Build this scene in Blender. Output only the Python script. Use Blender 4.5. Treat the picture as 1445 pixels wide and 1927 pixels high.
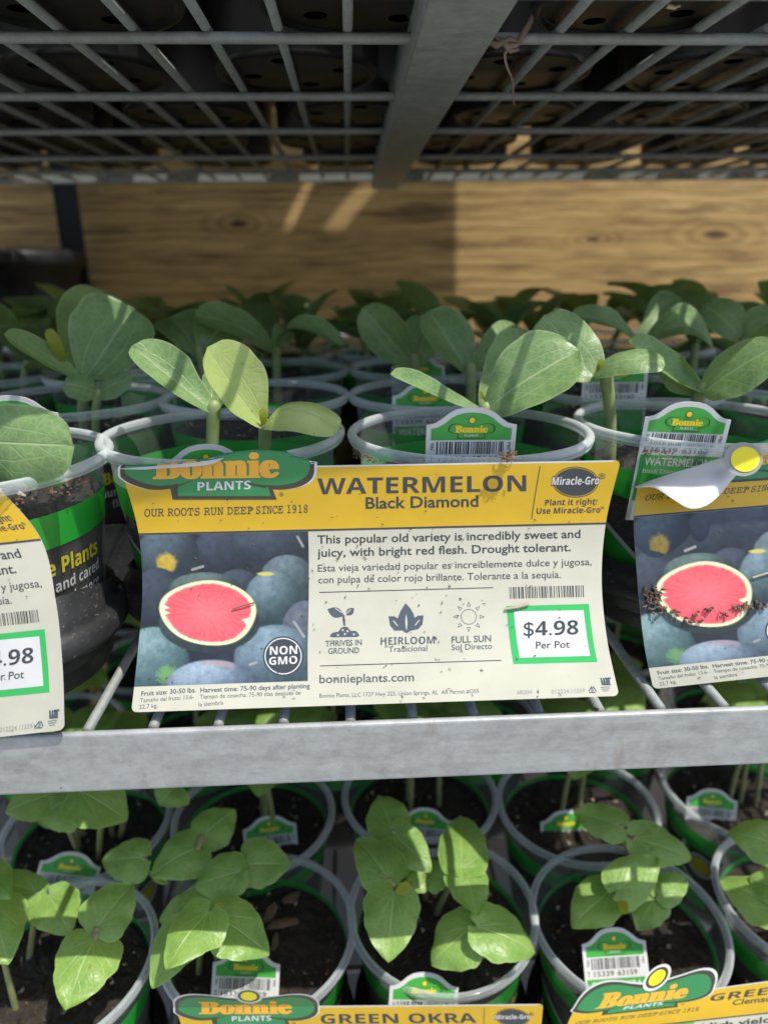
import bpy, bmesh, math, random
import numpy as np
from mathutils import Vector, Matrix
from mathutils.geometry import tessellate_polygon

R = math.radians
sc = bpy.context.scene
COL = sc.collection
for o in list(bpy.data.objects):
    bpy.data.objects.remove(o)

# ------------------------------------------------------------------ camera
PITCH, YAW, ROLL = R(19.05), R(2.55), R(0.62)
LENS, SENSOR = 6.86, 7.40
F = LENS / SENSOR * 1445.0                      # focal length in photograph pixels
ROT = Matrix.Rotation(-YAW, 3, 'Z') @ Matrix.Rotation(math.pi / 2 - PITCH, 3, 'X') @ Matrix.Rotation(-ROLL, 3, 'Z')
cam = bpy.data.cameras.new('camera')
cam.lens, cam.sensor_width, cam.sensor_fit = LENS, SENSOR, 'HORIZONTAL'
cam.clip_start, cam.clip_end = 0.01, 300.0
cam.dof.use_dof = True
cam.dof.focus_distance = 0.285
cam.dof.aperture_fstop = 1.9
camo = bpy.data.objects.new('camera', cam)
COL.objects.link(camo)
camo.matrix_world = ROT.to_4x4()
sc.camera = camo

# ------------------------------------------------------------------ sky, sun, exposure
SUNV = Vector((-0.36, 0.30, -1.0)).normalized()    # the way the light travels
world = bpy.data.worlds.new('World'); sc.world = world; world.use_nodes = True
wn = world.node_tree.nodes; wl = world.node_tree.links
sky = wn.new('ShaderNodeTexSky'); sky.sky_type = 'NISHITA'; sky.sun_disc = False
sky.sun_elevation = math.asin(-SUNV.z)
sky.sun_rotation = math.atan2(-SUNV.x, -SUNV.y)
sky.air_density = 1.0; sky.dust_density = 2.0; sky.ozone_density = 1.0
wl.new(sky.outputs[0], wn['Background'].inputs[0])
wn['Background'].inputs[1].default_value = 0.15
sun = bpy.data.lights.new('sun', 'SUN'); sun.energy = 3.6; sun.angle = R(0.53); sun.color = (1.0, 0.955, 0.88)
suno = bpy.data.objects.new('sun', sun); COL.objects.link(suno)
suno.rotation_euler = SUNV.to_track_quat('-Z', 'Y').to_euler()
suno.location = (1, -1, 3)
vs = sc.view_settings
vs.view_transform = 'Standard'; vs.look = 'None'; vs.exposure = 0.40; vs.gamma = 1.0; vs.use_curve_mapping = False
sc.render.engine = 'CYCLES'
cy = sc.cycles
cy.use_denoising = True
cy.max_bounces = 8; cy.diffuse_bounces = 4; cy.glossy_bounces = 3; cy.transmission_bounces = 6
cy.transparent_max_bounces = 24
cy.caustics_reflective = False; cy.caustics_refractive = False
cy.sample_clamp_indirect = 4.0

# ------------------------------------------------------------------ pixel helpers (photograph pixels -> a point at a chosen depth or height)
RM = np.array(ROT)
def ray(px, py):
    return ROT @ Vector(((px - 722.5) / F, -(py - 963.5) / F, -1.0))
def atD(px, py, d): return ray(px, py) * d
def atY(px, py, y):
    r = ray(px, py); return r * (y / r.y)
def atz(px, py, z):
    r = ray(px, py); return r * (z / r.z)
def rays(px, py):
    d = np.stack([(px - 722.5) / F, -(py - 963.5) / F, -np.ones_like(px)], -1)
    return d @ RM.T

# ------------------------------------------------------------------ object helpers
def tag(o, label=None, cat=None, group=None, kind=None):
    if label: o['label'] = label
    if cat: o['category'] = cat
    if group: o['group'] = group
    if kind: o['kind'] = kind
    return o
def thing(name, loc=(0, 0, 0), label=None, cat=None, group=None):
    o = bpy.data.objects.new(name, None); COL.objects.link(o)
    o.location = loc; o.empty_display_size = 0.02
    return tag(o, label, cat, group)
def mdata(name, v, f, mats, smooth=False, uv=None, col=None, fmat=None, uv2=None):
    me = bpy.data.meshes.new(name)
    me.from_pydata([tuple(p) for p in v], [], [tuple(q) for q in f])
    for m in (mats if isinstance(mats, (list, tuple)) else [mats]):
        me.materials.append(m)
    if fmat is not None:
        me.polygons.foreach_set('material_index', np.asarray(fmat, dtype=np.int32))
    if smooth:
        me.polygons.foreach_set('use_smooth', np.ones(len(me.polygons), dtype=bool))
    if uv is not None:
        l = me.uv_layers.new(name='UVMap')
        idx = np.zeros(len(me.loops), dtype=np.int32); me.loops.foreach_get('vertex_index', idx)
        l.data.foreach_set('uv', np.asarray(uv, dtype=np.float32)[idx].ravel())
        if uv2 is not None:
            l = me.uv_layers.new(name='leaf_xy'); l.data.foreach_set('uv', np.asarray(uv2, dtype=np.float32)[idx].ravel())
    if col is not None:
        a = me.color_attributes.new('print', 'FLOAT_COLOR', 'POINT')
        a.data.foreach_set('color', np.asarray(col, dtype=np.float32).ravel())
    me.update()
    return me
def link(name, me, parent=None, loc=None, rot=None):
    o = bpy.data.objects.new(name, me); COL.objects.link(o)
    if parent: o.parent = parent
    if loc is not None: o.location = loc
    if rot is not None: o.rotation_euler = rot
    return o
def wmesh(name, v, f, mats, root, parent=None, **k):
    """mesh from world points, stored relative to the thing's Empty"""
    b = np.array(root.location) if root else np.zeros(3)
    me = mdata(name, np.asarray(v, dtype=float) - b, f, mats, **k)
    return link(name, me, parent or root)

def lathe(profile, seg=48, a0=0.0, a1=2 * math.pi):
    full = abs(a1 - a0 - 2 * math.pi) < 1e-6
    n = seg if full else seg + 1
    v, f = [], []
    for (r, z) in profile:
        for k in range(n):
            a = a0 + (a1 - a0) * k / seg
            v.append((r * math.sin(a), -r * math.cos(a), z))
    for i in range(len(profile) - 1):
        for k in range(seg):
            k2 = (k + 1) % n
            f.append((i * n + k, i * n + k2, (i + 1) * n + k2, (i + 1) * n + k))
    return v, f
def tube(pts, rad, seg=8, caps=True):
    pts = [Vector(p) for p in pts]; n = len(pts)
    rad = rad if isinstance(rad, (list, tuple)) else [rad] * n
    v, f = [], []
    prev = None
    for i, p in enumerate(pts):
        t = (pts[min(i + 1, n - 1)] - pts[max(i - 1, 0)]).normalized()
        if prev is None:
            s = t.orthogonal().normalized()
        else:
            s = (prev - t * prev.dot(t)).normalized()
        prev = s
        b = t.cross(s)
        for k in range(seg):
            a = 2 * math.pi * k / seg
            v.append(p + (s * math.cos(a) + b * math.sin(a)) * rad[i])
    for i in range(n - 1):
        for k in range(seg):
            k2 = (k + 1) % seg
            f.append((i * seg + k, i * seg + k2, (i + 1) * seg + k2, (i + 1) * seg + k))
    if caps:
        f.append(tuple(range(seg))[::-1]); f.append(tuple(range((n - 1) * seg, n * seg)))
    return v, f
def box(x0, x1, y0, y1, z0, z1):
    v = [(x, y, z) for z in (z0, z1) for y in (y0, y1) for x in (x0, x1)]
    f = [(0, 2, 3, 1), (4, 5, 7, 6), (0, 1, 5, 4), (1, 3, 7, 5), (3, 2, 6, 7), (2, 0, 4, 6)]
    return v, f
def bevbox(x0, x1, y0, y1, z0, z1, b, seg=2):
    bm = bmesh.new(); v, f = box(x0, x1, y0, y1, z0, z1)
    vs_ = [bm.verts.new(p) for p in v]
    for q in f: bm.faces.new([vs_[i] for i in q])
    bmesh.ops.bevel(bm, geom=list(bm.edges), offset=b, segments=seg, profile=0.5, affect='EDGES')
    bm.verts.index_update()
    out = [tuple(p.co) for p in bm.verts], [tuple(p.index for p in q.verts) for q in bm.faces]
    bm.free(); return out
def merge(*parts):
    v, f = [], []
    for (pv, pf) in parts:
        n = len(v); v += [tuple(p) for p in pv]; f += [tuple(i + n for i in q) for q in pf]
    return v, f

# ------------------------------------------------------------------ materials
def newmat(name):
    m = bpy.data.materials.new(name); m.use_nodes = True
    nt = m.node_tree; return m, nt, nt.nodes, nt.links, nt.nodes['Principled BSDF']
def simple(name, col, rough=0.5, metal=0.0, spec=0.5):
    m, nt, n, l, p = newmat(name)
    p.inputs['Base Color'].default_value = (*col, 1); p.inputs['Roughness'].default_value = rough
    p.inputs['Metallic'].default_value = metal; p.inputs['Specular IOR Level'].default_value = spec
    return m
def ramp(n, stops):
    r = n.new('ShaderNodeValToRGB'); e = r.color_ramp.elements
    while len(e) < len(stops): e.new(0.5)
    for i, (pos, c) in enumerate(stops):
        e[i].position = pos; e[i].color = (*c, 1) if len(c) == 3 else c
    return r
def noise(n, l, src, scale, detail=4, rough=0.55, dist=0.0):
    t = n.new('ShaderNodeTexNoise'); t.inputs['Scale'].default_value = scale; t.inputs['Detail'].default_value = detail
    t.inputs['Roughness'].default_value = rough; t.inputs['Distortion'].default_value = dist
    if src: l.new(src, t.inputs['Vector'])
    return t
def mapping(n, l, src, scale=(1, 1, 1), loc=(0, 0, 0), rot=(0, 0, 0)):
    m = n.new('ShaderNodeMapping'); l.new(src, m.inputs['Vector'])
    m.inputs['Scale'].default_value = scale; m.inputs['Location'].default_value = loc; m.inputs['Rotation'].default_value = rot
    return m.outputs[0]
def bump(n, l, h, p, strength=0.3, dist=0.001):
    b = n.new('ShaderNodeBump'); b.inputs['Strength'].default_value = strength; b.inputs['Distance'].default_value = dist
    l.new(h, b.inputs['Height']); l.new(b.outputs[0], p.inputs['Normal']); return b
def math_(n, l, op, a, b=None, clamp=False):
    m = n.new('ShaderNodeMath'); m.operation = op; m.use_clamp = clamp
    for i, x in enumerate((a, b)):
        if x is None: continue
        if isinstance(x, (int, float)): m.inputs[i].default_value = x
        else: l.new(x, m.inputs[i])
    return m.outputs[0]
def mixc(n, l, fac, a, b):
    m = n.new('ShaderNodeMix'); m.data_type = 'RGBA'
    for i, x in ((0, fac), (6, a), (7, b)):
        if isinstance(x, (int, float)): m.inputs[i].default_value = x
        elif isinstance(x, tuple): m.inputs[i].default_value = (*x, 1)
        else: l.new(x, m.inputs[i])
    return m.outputs[2]

def mat_galv(name, base, metal=0.55, rough=0.45, scale=160):
    m, nt, n, l, p = newmat(name)
    tc = n.new('ShaderNodeTexCoord').outputs['Object']
    v = n.new('ShaderNodeTexVoronoi'); v.inputs['Scale'].default_value = scale; l.new(tc, v.inputs['Vector'])
    bw = n.new('ShaderNodeRGBToBW'); l.new(v.outputs['Color'], bw.inputs[0])
    n1 = noise(n, l, mapping(n, l, tc, (12, 40, 60)), 3.0, 6, 0.65)
    n2 = noise(n, l, tc, 420, 3, 0.7)
    n3 = noise(n, l, mapping(n, l, tc, (1, 1, 1.4)), 140, 5, 0.75)
    s = math_(n, l, 'ADD', math_(n, l, 'MULTIPLY', bw.outputs[0], 0.10), math_(n, l, 'ADD', math_(n, l, 'MULTIPLY', n1.outputs[0], 0.45), math_(n, l, 'MULTIPLY', n3.outputs[0], 0.55)))
    r = ramp(n, [(0.25, tuple(c * 0.62 for c in base)), (0.5, base), (0.76, tuple(min(1, c * 1.4) for c in base))])
    l.new(s, r.inputs[0])
    dirt = ramp(n, [(0.24, (0, 0, 0)), (0.30, (1, 1, 1))]); l.new(n2.outputs[0], dirt.inputs[0])
    c = mixc(n, l, dirt.outputs[0], (0.11, 0.105, 0.095), r.outputs[0])
    n4 = noise(n, l, mapping(n, l, tc, (1, 1, .35)), 55, 4, 0.7); rs_ = ramp(n, [(0.64, (0, 0, 0)), (0.74, (1, 1, 1))]); l.new(n4.outputs[0], rs_.inputs[0])
    c = mixc(n, l, math_(n, l, 'MULTIPLY', rs_.outputs[0], 0.5), c, (0.24, 0.20, 0.15))
    l.new(c, p.inputs['Base Color'])
    p.inputs['Metallic'].default_value = metal
    rr = n.new('ShaderNodeMapRange'); rr.inputs[3].default_value = rough - 0.1; rr.inputs[4].default_value = rough + 0.15
    l.new(n1.outputs[0], rr.inputs[0]); l.new(rr.outputs[0], p.inputs['Roughness'])
    bump(n, l, n2.outputs[0], p, 0.25, 0.0004)
    return m
M_rail = mat_galv('galvanised_rail', (0.33, 0.345, 0.34), 0.3, 0.48)
M_wire = mat_galv('galvanised_wire', (0.25, 0.27, 0.255), 0.15, 0.62, 300)
M_bar = mat_galv('galvanised_bar', (0.33, 0.37, 0.365), 0.35, 0.5, 120)

def mat_wood():
    m, nt, n, l, p = newmat('weathered_pine')
    tc = n.new('ShaderNodeTexCoord').outputs['Object']
    warp = noise(n, l, mapping(n, l, tc, (2.2, 1, 5.0)), 2.0, 3, 0.5)
    wv = n.new('ShaderNodeVectorMath'); wv.operation = 'SCALE'; wv.inputs[3].default_value = 0.022
    sub = n.new('ShaderNodeVectorMath'); sub.operation = 'SUBTRACT'; sub.inputs[1].default_value = (0.5, 0.5, 0.5)
    l.new(warp.outputs[1], sub.inputs[0]); l.new(sub.outputs[0], wv.inputs[0])
    add = n.new('ShaderNodeVectorMath'); add.operation = 'ADD'; l.new(tc, add.inputs[0]); l.new(wv.outputs[0], add.inputs[1])
    g1 = noise(n, l, mapping(n, l, add.outputs[0], (1.6, 1, 95)), 2.0, 6, 0.65)
    g2 = noise(n, l, mapping(n, l, add.outputs[0], (7, 1, 330)), 2.0, 5, 0.75)
    k = noise(n, l, mapping(n, l, tc, (4.0, 1, 26.0), (3.1, 0, 1.7)), 1.8, 4, 0.6)
    s = math_(n, l, 'ADD', math_(n, l, 'MULTIPLY', g1.outputs[0], 0.55), math_(n, l, 'MULTIPLY', g2.outputs[0], 0.45))
    for (kx, kz, sx, sz) in ((.545, .66, .085, .030), (-.155, .68, .06, .022), (.36, .655, .05, .016), (-.52, .65, .05, .02)):
        kc = n.new('ShaderNodeVectorMath'); kc.operation = 'SUBTRACT'; l.new(add.outputs[0], kc.inputs[0]); kc.inputs[1].default_value = (kx, 0, kz)
        ks = n.new('ShaderNodeVectorMath'); ks.operation = 'MULTIPLY'; l.new(kc.outputs[0], ks.inputs[0]); ks.inputs[1].default_value = (1 / sx, 0, 1 / sz)
        kl = n.new('ShaderNodeVectorMath'); kl.operation = 'LENGTH'; l.new(ks.outputs[0], kl.inputs[0])
        ring = math_(n, l, 'ADD', math_(n, l, 'MULTIPLY', math_(n, l, 'SINE', math_(n, l, 'ADD', math_(n, l, 'MULTIPLY', kl.outputs[1], 17.0), math_(n, l, 'MULTIPLY', g1.outputs[0], 6.0))), 0.055), 0.47)
        core = math_(n, l, 'MULTIPLY', math_(n, l, 'SUBTRACT', 1.0, math_(n, l, 'MULTIPLY', kl.outputs[1], 2.6), True), 0.16)
        ring = math_(n, l, 'SUBTRACT', ring, core)
        km = math_(n, l, 'MULTIPLY', math_(n, l, 'SUBTRACT', 1.25, kl.outputs[1], True), 0.7)
        s = math_(n, l, 'ADD', math_(n, l, 'MULTIPLY', s, math_(n, l, 'SUBTRACT', 1.0, km)), math_(n, l, 'MULTIPLY', ring, km))
    r = ramp(n, [(0.38, (0.11, 0.064, 0.024)), (0.455, (0.37, 0.23, 0.08)), (0.535, (0.60, 0.40, 0.155)), (0.66, (0.78, 0.56, 0.25))])
    l.new(s, r.inputs[0])
    kr = ramp(n, [(0.34, (0.38, 0.36, 0.34)), (0.50, (1, 1, 1))]); l.new(k.outputs[0], kr.inputs[0])
    mu = n.new('ShaderNodeMix'); mu.data_type = 'RGBA'; mu.blend_type = 'MULTIPLY'; mu.inputs[0].default_value = 0.8
    l.new(r.outputs[0], mu.inputs[6]); l.new(kr.outputs[0], mu.inputs[7])
    l.new(mu.outputs[2], p.inputs['Base Color']); p.inputs['Roughness'].default_value = 0.75
    bump(n, l, g2.outputs[0], p, 0.5, 0.002)
    return m
M_wood = mat_wood()

def mat_clear(name, fac, tint=(0.93, 0.95, 0.95), rough=0.12, transl=0.5, dirt=0.0):
    m, nt, n, l, p = newmat(name)
    out = n['Material Output']
    p.inputs['Base Color'].default_value = (*tint, 1); p.inputs['Roughness'].default_value = rough
    tr = n.new('ShaderNodeBsdfTransparent'); tr.inputs[0].default_value = (0.96, 0.98, 0.98, 1)
    tl = n.new('ShaderNodeBsdfTranslucent'); tl.inputs[0].default_value = (*tint, 1)
    mx = n.new('ShaderNodeMixShader'); mx.inputs[0].default_value = transl
    l.new(p.outputs[0], mx.inputs[1]); l.new(tl.outputs[0], mx.inputs[2])
    lw = n.new('ShaderNodeLayerWeight'); lw.inputs[0].default_value = 0.25
    tc = n.new('ShaderNodeTexCoord').outputs['Object']
    nz = noise(n, l, tc, 55, 4, 0.6)
    f = math_(n, l, 'ADD', math_(n, l, 'MULTIPLY', lw.outputs[1], 0.45 + dirt), fac)  # dirt only adds opacity at grazing angles, so edges turn whiter
    f = math_(n, l, 'ADD', f, math_(n, l, 'MULTIPLY', math_(n, l, 'SUBTRACT', nz.outputs[0], 0.5), 0.25), True)
    mx2 = n.new('ShaderNodeMixShader'); l.new(f, mx2.inputs[0])
    l.new(tr.outputs[0], mx2.inputs[1]); l.new(mx.outputs[0], mx2.inputs[2])
    l.new(mx2.outputs[0], out.inputs[0])
    return m
M_clear = mat_clear('clear_cup_plastic', 0.06, (0.46, 0.48, 0.48))
M_rim = mat_clear('cup_rim_plastic', 0.22, (0.84, 0.89, 0.90), 0.08, 0.3, 0.75)

def mat_print_trans(name, col, alpha=0.9, transl=0.35):
    m, nt, n, l, p = newmat(name)
    p.inputs['Base Color'].default_value = (*col, 1); p.inputs['Roughness'].default_value = 0.25
    tr = n.new('ShaderNodeBsdfTransparent'); tl = n.new('ShaderNodeBsdfTranslucent'); tl.inputs[0].default_value = (*col, 1)
    a = n.new('ShaderNodeMixShader'); a.inputs[0].default_value = transl
    l.new(p.outputs[0], a.inputs[1]); l.new(tl.outputs[0], a.inputs[2])
    b = n.new('ShaderNodeMixShader'); b.inputs[0].default_value = alpha
    l.new(tr.outputs[0], b.inputs[1]); l.new(a.outputs[0], b.inputs[2])
    l.new(b.outputs[0], n['Material Output'].inputs[0])
    return m
M_band = mat_print_trans('green_band_ink', (0.035, 0.44, 0.05), 0.92, 0.3)
M_cupwhite = mat_print_trans('cup_white_ink', (0.75, 0.78, 0.76), 0.85)
M_cupyellow = mat_print_trans('cup_yellow_ink', (0.72, 0.66, 0.04), 0.95)

def mat_soil(name, wall=False):
    m, nt, n, l, p = newmat(name)
    tc = n.new('ShaderNodeTexCoord').outputs['Object']
    a = noise(n, l, tc, 260, 6, 0.75); b = noise(n, l, tc, 1100, 3, 0.7)
    r = ramp(n, [(0.34, (0.010, 0.008, 0.006)), (0.52, (0.032, 0.024, 0.017)), (0.64, (0.075, 0.055, 0.038)), (0.75, (0.17, 0.135, 0.10))])
    s = math_(n, l, 'ADD', math_(n, l, 'MULTIPLY', a.outputs[0], 0.65), math_(n, l, 'MULTIPLY', b.outputs[0], 0.35))
    l.new(s, r.inputs[0])
    if wall:
        v = n.new('ShaderNodeTexVoronoi'); v.inputs['Scale'].default_value = 330; v.inputs['Randomness'].default_value = 1
        l.new(mapping(n, l, tc, (1, 1, 0.8)), v.inputs['Vector'])
        k = ramp(n, [(0.10, (1, 1, 1)), (0.17, (0, 0, 0))]); l.new(v.outputs['Distance'], k.inputs[0])
        g = noise(n, l, tc, 90, 2); gr = ramp(n, [(0.5, (0, 0, 0)), (0.62, (1, 1, 1))]); l.new(g.outputs[0], gr.inputs[0])
        c = mixc(n, l, math_(n, l, 'MULTIPLY', k.outputs[0], gr.outputs[0]), r.outputs[0], (0.30, 0.27, 0.22))
        l.new(c, p.inputs['Base Color'])
    else:
        l.new(r.outputs[0], p.inputs['Base Color'])
    p.inputs['Roughness'].default_value = 0.95
    bump(n, l, s, p, 0.9, 0.002)
    return m
M_soil = mat_soil('potting_soil'); M_soilw = mat_soil('potting_soil_against_cup', True)

def mat_black(name='dusty_black_plastic', lo=.012, hi=.036, dust=.40):
    m, nt, n, l, p = newmat(name)
    tc = n.new('ShaderNodeTexCoord').outputs['Object']
    a = noise(n, l, tc, 35, 5, 0.65); b = noise(n, l, mapping(n, l, tc, (1, 1, 2)), 420, 3, 0.7)
    k = ramp(n, [(0.60, (0, 0, 0)), (0.70, (1, 1, 1))]); l.new(b.outputs[0], k.inputs[0])
    k2 = ramp(n, [(0.35, (lo, lo * 1.05, lo * 1.15)), (0.75, (hi, hi * 1.03, hi * 1.07))]); l.new(a.outputs[0], k2.inputs[0])
    c = mixc(n, l, math_(n, l, 'MULTIPLY', k.outputs[0], dust), k2.outputs[0], (0.26, 0.24, 0.21))
    l.new(c, p.inputs['Base Color'])
    rr = n.new('ShaderNodeMapRange'); rr.inputs[3].default_value = 0.28; rr.inputs[4].default_value = 0.6
    l.new(a.outputs[0], rr.inputs[0]); l.new(rr.outputs[0], p.inputs['Roughness'])
    return m
M_black = mat_black()
M_potblack = mat_black('black_pot_plastic', .007, .015, .06)

def mat_leaf(name, base, dark, vein, trans, nlat=5.0, k=1.3, hair=0.0, tstr=0.35, rough=0.38, palm=False):
    m, nt, n, l, p = newmat(name)
    uv = n.new('ShaderNodeTexCoord').outputs['UV']
    sp = n.new('ShaderNodeSeparateXYZ'); l.new(uv, sp.inputs[0])
    tco = n.new('ShaderNodeTexCoord').outputs['Object']
    wob = noise(n, l, tco, 60, 2)
    w = math_(n, l, 'MULTIPLY', math_(n, l, 'SUBTRACT', wob.outputs[0], 0.5), 0.30)
    a = math_(n, l, 'ABSOLUTE', math_(n, l, 'ADD', math_(n, l, 'SUBTRACT', math_(n, l, 'MULTIPLY', sp.outputs[0], 2.0), 1.0), math_(n, l, 'MULTIPLY', w, 0.15)))
    v = sp.outputs[1]
    mid = math_(n, l, 'SUBTRACT', 1.0, math_(n, l, 'DIVIDE', a, 0.045), True)
    side = math_(n, l, 'GREATER_THAN', sp.outputs[0], 0.5)
    s = math_(n, l, 'ADD', math_(n, l, 'SUBTRACT', math_(n, l, 'MULTIPLY', v, nlat), math_(n, l, 'MULTIPLY', math_(n, l, 'POWER', a, 0.8), k)), math_(n, l, 'ADD', w, math_(n, l, 'MULTIPLY', side, 0.37)))
    fr = math_(n, l, 'ABSOLUTE', math_(n, l, 'SUBTRACT', math_(n, l, 'FRACT', s), 0.5))
    lat = math_(n, l, 'SUBTRACT', 1.0, math_(n, l, 'DIVIDE', fr, math_(n, l, 'SUBTRACT', 0.075, math_(n, l, 'MULTIPLY', a, 0.045))), True)
    lat = math_(n, l, 'MULTIPLY', lat, math_(n, l, 'SUBTRACT', 1.0, math_(n, l, 'MULTIPLY', a, 0.75), True))
    vo = n.new('ShaderNodeTexVoronoi'); vo.feature = 'DISTANCE_TO_EDGE'; vo.inputs['Scale'].default_value = 300; l.new(tco, vo.inputs['Vector'])
    net = math_(n, l, 'SUBTRACT', 1.0, math_(n, l, 'DIVIDE', vo.outputs['Distance'], 0.12), True)
    if palm:
        at = n.new('ShaderNodeUVMap'); at.uv_map = 'leaf_xy'; s2 = n.new('ShaderNodeSeparateXYZ'); l.new(at.outputs[0], s2.inputs[0])
        ax_ = math_(n, l, 'ABSOLUTE', math_(n, l, 'ADD', s2.outputs[0], math_(n, l, 'MULTIPLY', w, 0.06)))
        main = None
        for th, wd_ in ((R(24), .013), (R(52), .011), (R(80), .009)):
            d_ = math_(n, l, 'ABSOLUTE', math_(n, l, 'SUBTRACT', math_(n, l, 'MULTIPLY', ax_, math.cos(th)), math_(n, l, 'MULTIPLY', s2.outputs[1], math.sin(th))))
            q_ = math_(n, l, 'SUBTRACT', 1.0, math_(n, l, 'DIVIDE', d_, wd_), True)
            main = q_ if main is None else math_(n, l, 'MAXIMUM', main, q_)
        main = math_(n, l, 'MULTIPLY', main, math_(n, l, 'SUBTRACT', 1.05, a, True))
        lat = math_(n, l, 'MAXIMUM', math_(n, l, 'MULTIPLY', lat, 0.4), main)
    else:
        d_ = math_(n, l, 'ABSOLUTE', math_(n, l, 'SUBTRACT', math_(n, l, 'ADD', a, math_(n, l, 'MULTIPLY', w, .3)), math_(n, l, 'MULTIPLY', math_(n, l, 'SUBTRACT', 1.0, math_(n, l, 'MULTIPLY', v, .45)), .52)))
        q_ = math_(n, l, 'SUBTRACT', 1.0, math_(n, l, 'DIVIDE', d_, .035), True)
        q_ = math_(n, l, 'MULTIPLY', q_, math_(n, l, 'SUBTRACT', 1.1, v, True))
        lat = math_(n, l, 'MAXIMUM', math_(n, l, 'MULTIPLY', lat, 0.45), q_)
    veins = math_(n, l, 'MAXIMUM', mid, math_(n, l, 'MULTIPLY', lat, 0.75))
    mask = math_(n, l, 'MAXIMUM', veins, math_(n, l, 'MULTIPLY', net, 0.22))
    big = noise(n, l, tco, 95, 5, 0.65)
    r = ramp(n, [(0.36, dark), (0.64, base)]); l.new(big.outputs[0], r.inputs[0])
    sp2 = noise(n, l, tco, 900, 3, 0.6); spk = ramp(n, [(0.66, (0, 0, 0)), (0.74, (1, 1, 1))]); l.new(sp2.outputs[0], spk.inputs[0])
    c = mixc(n, l, math_(n, l, 'MULTIPLY', mask, 0.9), r.outputs[0], vein)
    c = mixc(n, l, math_(n, l, 'MULTIPLY', spk.outputs[0], hair), c, (0.30, 0.32, 0.24))
    bl = noise(n, l, tco, 210, 2, 0.5); blr = ramp(n, [(0.71, (0, 0, 0)), (0.76, (1, 1, 1))]); l.new(bl.outputs[0], blr.inputs[0])
    c = mixc(n, l, math_(n, l, 'MULTIPLY', blr.outputs[0], 0.55), c, (0.16, 0.12, 0.05))
    edge = math_(n, l, 'DIVIDE', math_(n, l, 'SUBTRACT', a, 0.93), 0.07, True)
    c = mixc(n, l, math_(n, l, 'MULTIPLY', edge, 0.45), c, vein)
    l.new(c, p.inputs['Base Color']); p.inputs['Roughness'].default_value = rough
    p.inputs['Specular IOR Level'].default_value = 0.55
    h = math_(n, l, 'SUBTRACT', math_(n, l, 'MULTIPLY', big.outputs[0], 0.9), math_(n, l, 'ADD', math_(n, l, 'MULTIPLY', veins, 0.8), math_(n, l, 'MULTIPLY', net, 0.10)))
    bump(n, l, h, p, 0.4, 0.0012)
    tl = n.new('ShaderNodeBsdfTranslucent')
    tcx = mixc(n, l, 0.55, c, trans); l.new(tcx, tl.inputs[0])
    mx = n.new('ShaderNodeMixShader'); mx.inputs[0].default_value = tstr
    l.new(p.outputs[0], mx.inputs[1]); l.new(tl.outputs[0], mx.inputs[2])
    l.new(mx.outputs[0], n['Material Output'].inputs[0])
    return m
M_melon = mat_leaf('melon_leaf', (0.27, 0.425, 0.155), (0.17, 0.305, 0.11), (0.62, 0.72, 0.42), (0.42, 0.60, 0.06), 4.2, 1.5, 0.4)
M_melon_lit = mat_leaf('lit_melon_leaf', (0.62, 0.74, 0.27), (0.50, 0.66, 0.20), (0.74, 0.80, 0.40), (0.45, 0.55, 0.06), 4.2, 1.5, 0.2, 0.45)  # brighter leaf copy: the front pair's sunlit glow is put into its colours
M_okra = mat_leaf('okra_leaf', (0.29, 0.47, 0.095), (0.21, 0.385, 0.075), (0.52, 0.68, 0.24), (0.42, 0.60, 0.05), 4.6, 1.9, 0.3, palm=True)
M_bud = mat_leaf('bud_leaf', (0.42, 0.44, 0.04), (0.32, 0.36, 0.03), (0.5, 0.5, 0.1), (0.55, 0.55, 0.03), 4, 1.4, 0.0, 0.45)
def mat_stem(name, c1, c2):
    m, nt, n, l, p = newmat(name)
    tc = n.new('ShaderNodeTexCoord').outputs['Object']
    a = noise(n, l, tc, 120, 3); r = ramp(n, [(0.35, c1), (0.65, c2)]); l.new(a.outputs[0], r.inputs[0])
    l.new(r.outputs[0], p.inputs['Base Color']); p.inputs['Roughness'].default_value = 0.5
    p.inputs['Subsurface Weight'].default_value = 0.15; p.inputs['Subsurface Radius'].default_value = (0.002, 0.003, 0.001)
    return m
M_stem = mat_stem('melon_stem', (0.20, 0.27, 0.10), (0.30, 0.36, 0.15))
M_ostem = mat_stem('okra_stem', (0.22, 0.26, 0.10), (0.30, 0.28, 0.13))
M_pet = mat_stem('okra_petiole', (0.28, 0.20, 0.10), (0.30, 0.27, 0.12))

def mat_ink(name, col, rough=0.38, var=0.05, bend=True):
    m, nt, n, l, p = newmat(name)
    tc = n.new('ShaderNodeTexCoord').outputs['Object']
    a = noise(n, l, tc, 45, 4, 0.6)
    lo = tuple(max(0, c * (1 - var)) for c in col); hi = tuple(min(1, c * (1 + var)) for c in col)
    r = ramp(n, [(0.35, lo), (0.65, hi)]); l.new(a.outputs[0], r.inputs[0])
    l.new(r.outputs[0], p.inputs['Base Color']); p.inputs['Roughness'].default_value = rough
    p.inputs['Specular IOR Level'].default_value = 0.5
    return m
M_cream = mat_ink('cream_card', (0.515, 0.505, 0.405), 0.42)
M_white = mat_ink('white_card', (0.62, 0.62, 0.61), 0.45)
M_yellow = mat_ink('yellow_ink', (0.60, 0.38, 0.017), 0.38)
M_dark = mat_ink('charcoal_ink', (0.045, 0.052, 0.058), 0.35)
M_grey = mat_ink('slate_ink', (0.075, 0.095, 0.115), 0.4)
M_pale = mat_ink('pale_grey_ink', (0.32, 0.32, 0.30), 0.4)
M_logog = mat_ink('logo_green_ink', (0.035, 0.23, 0.075), 0.33)
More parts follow.
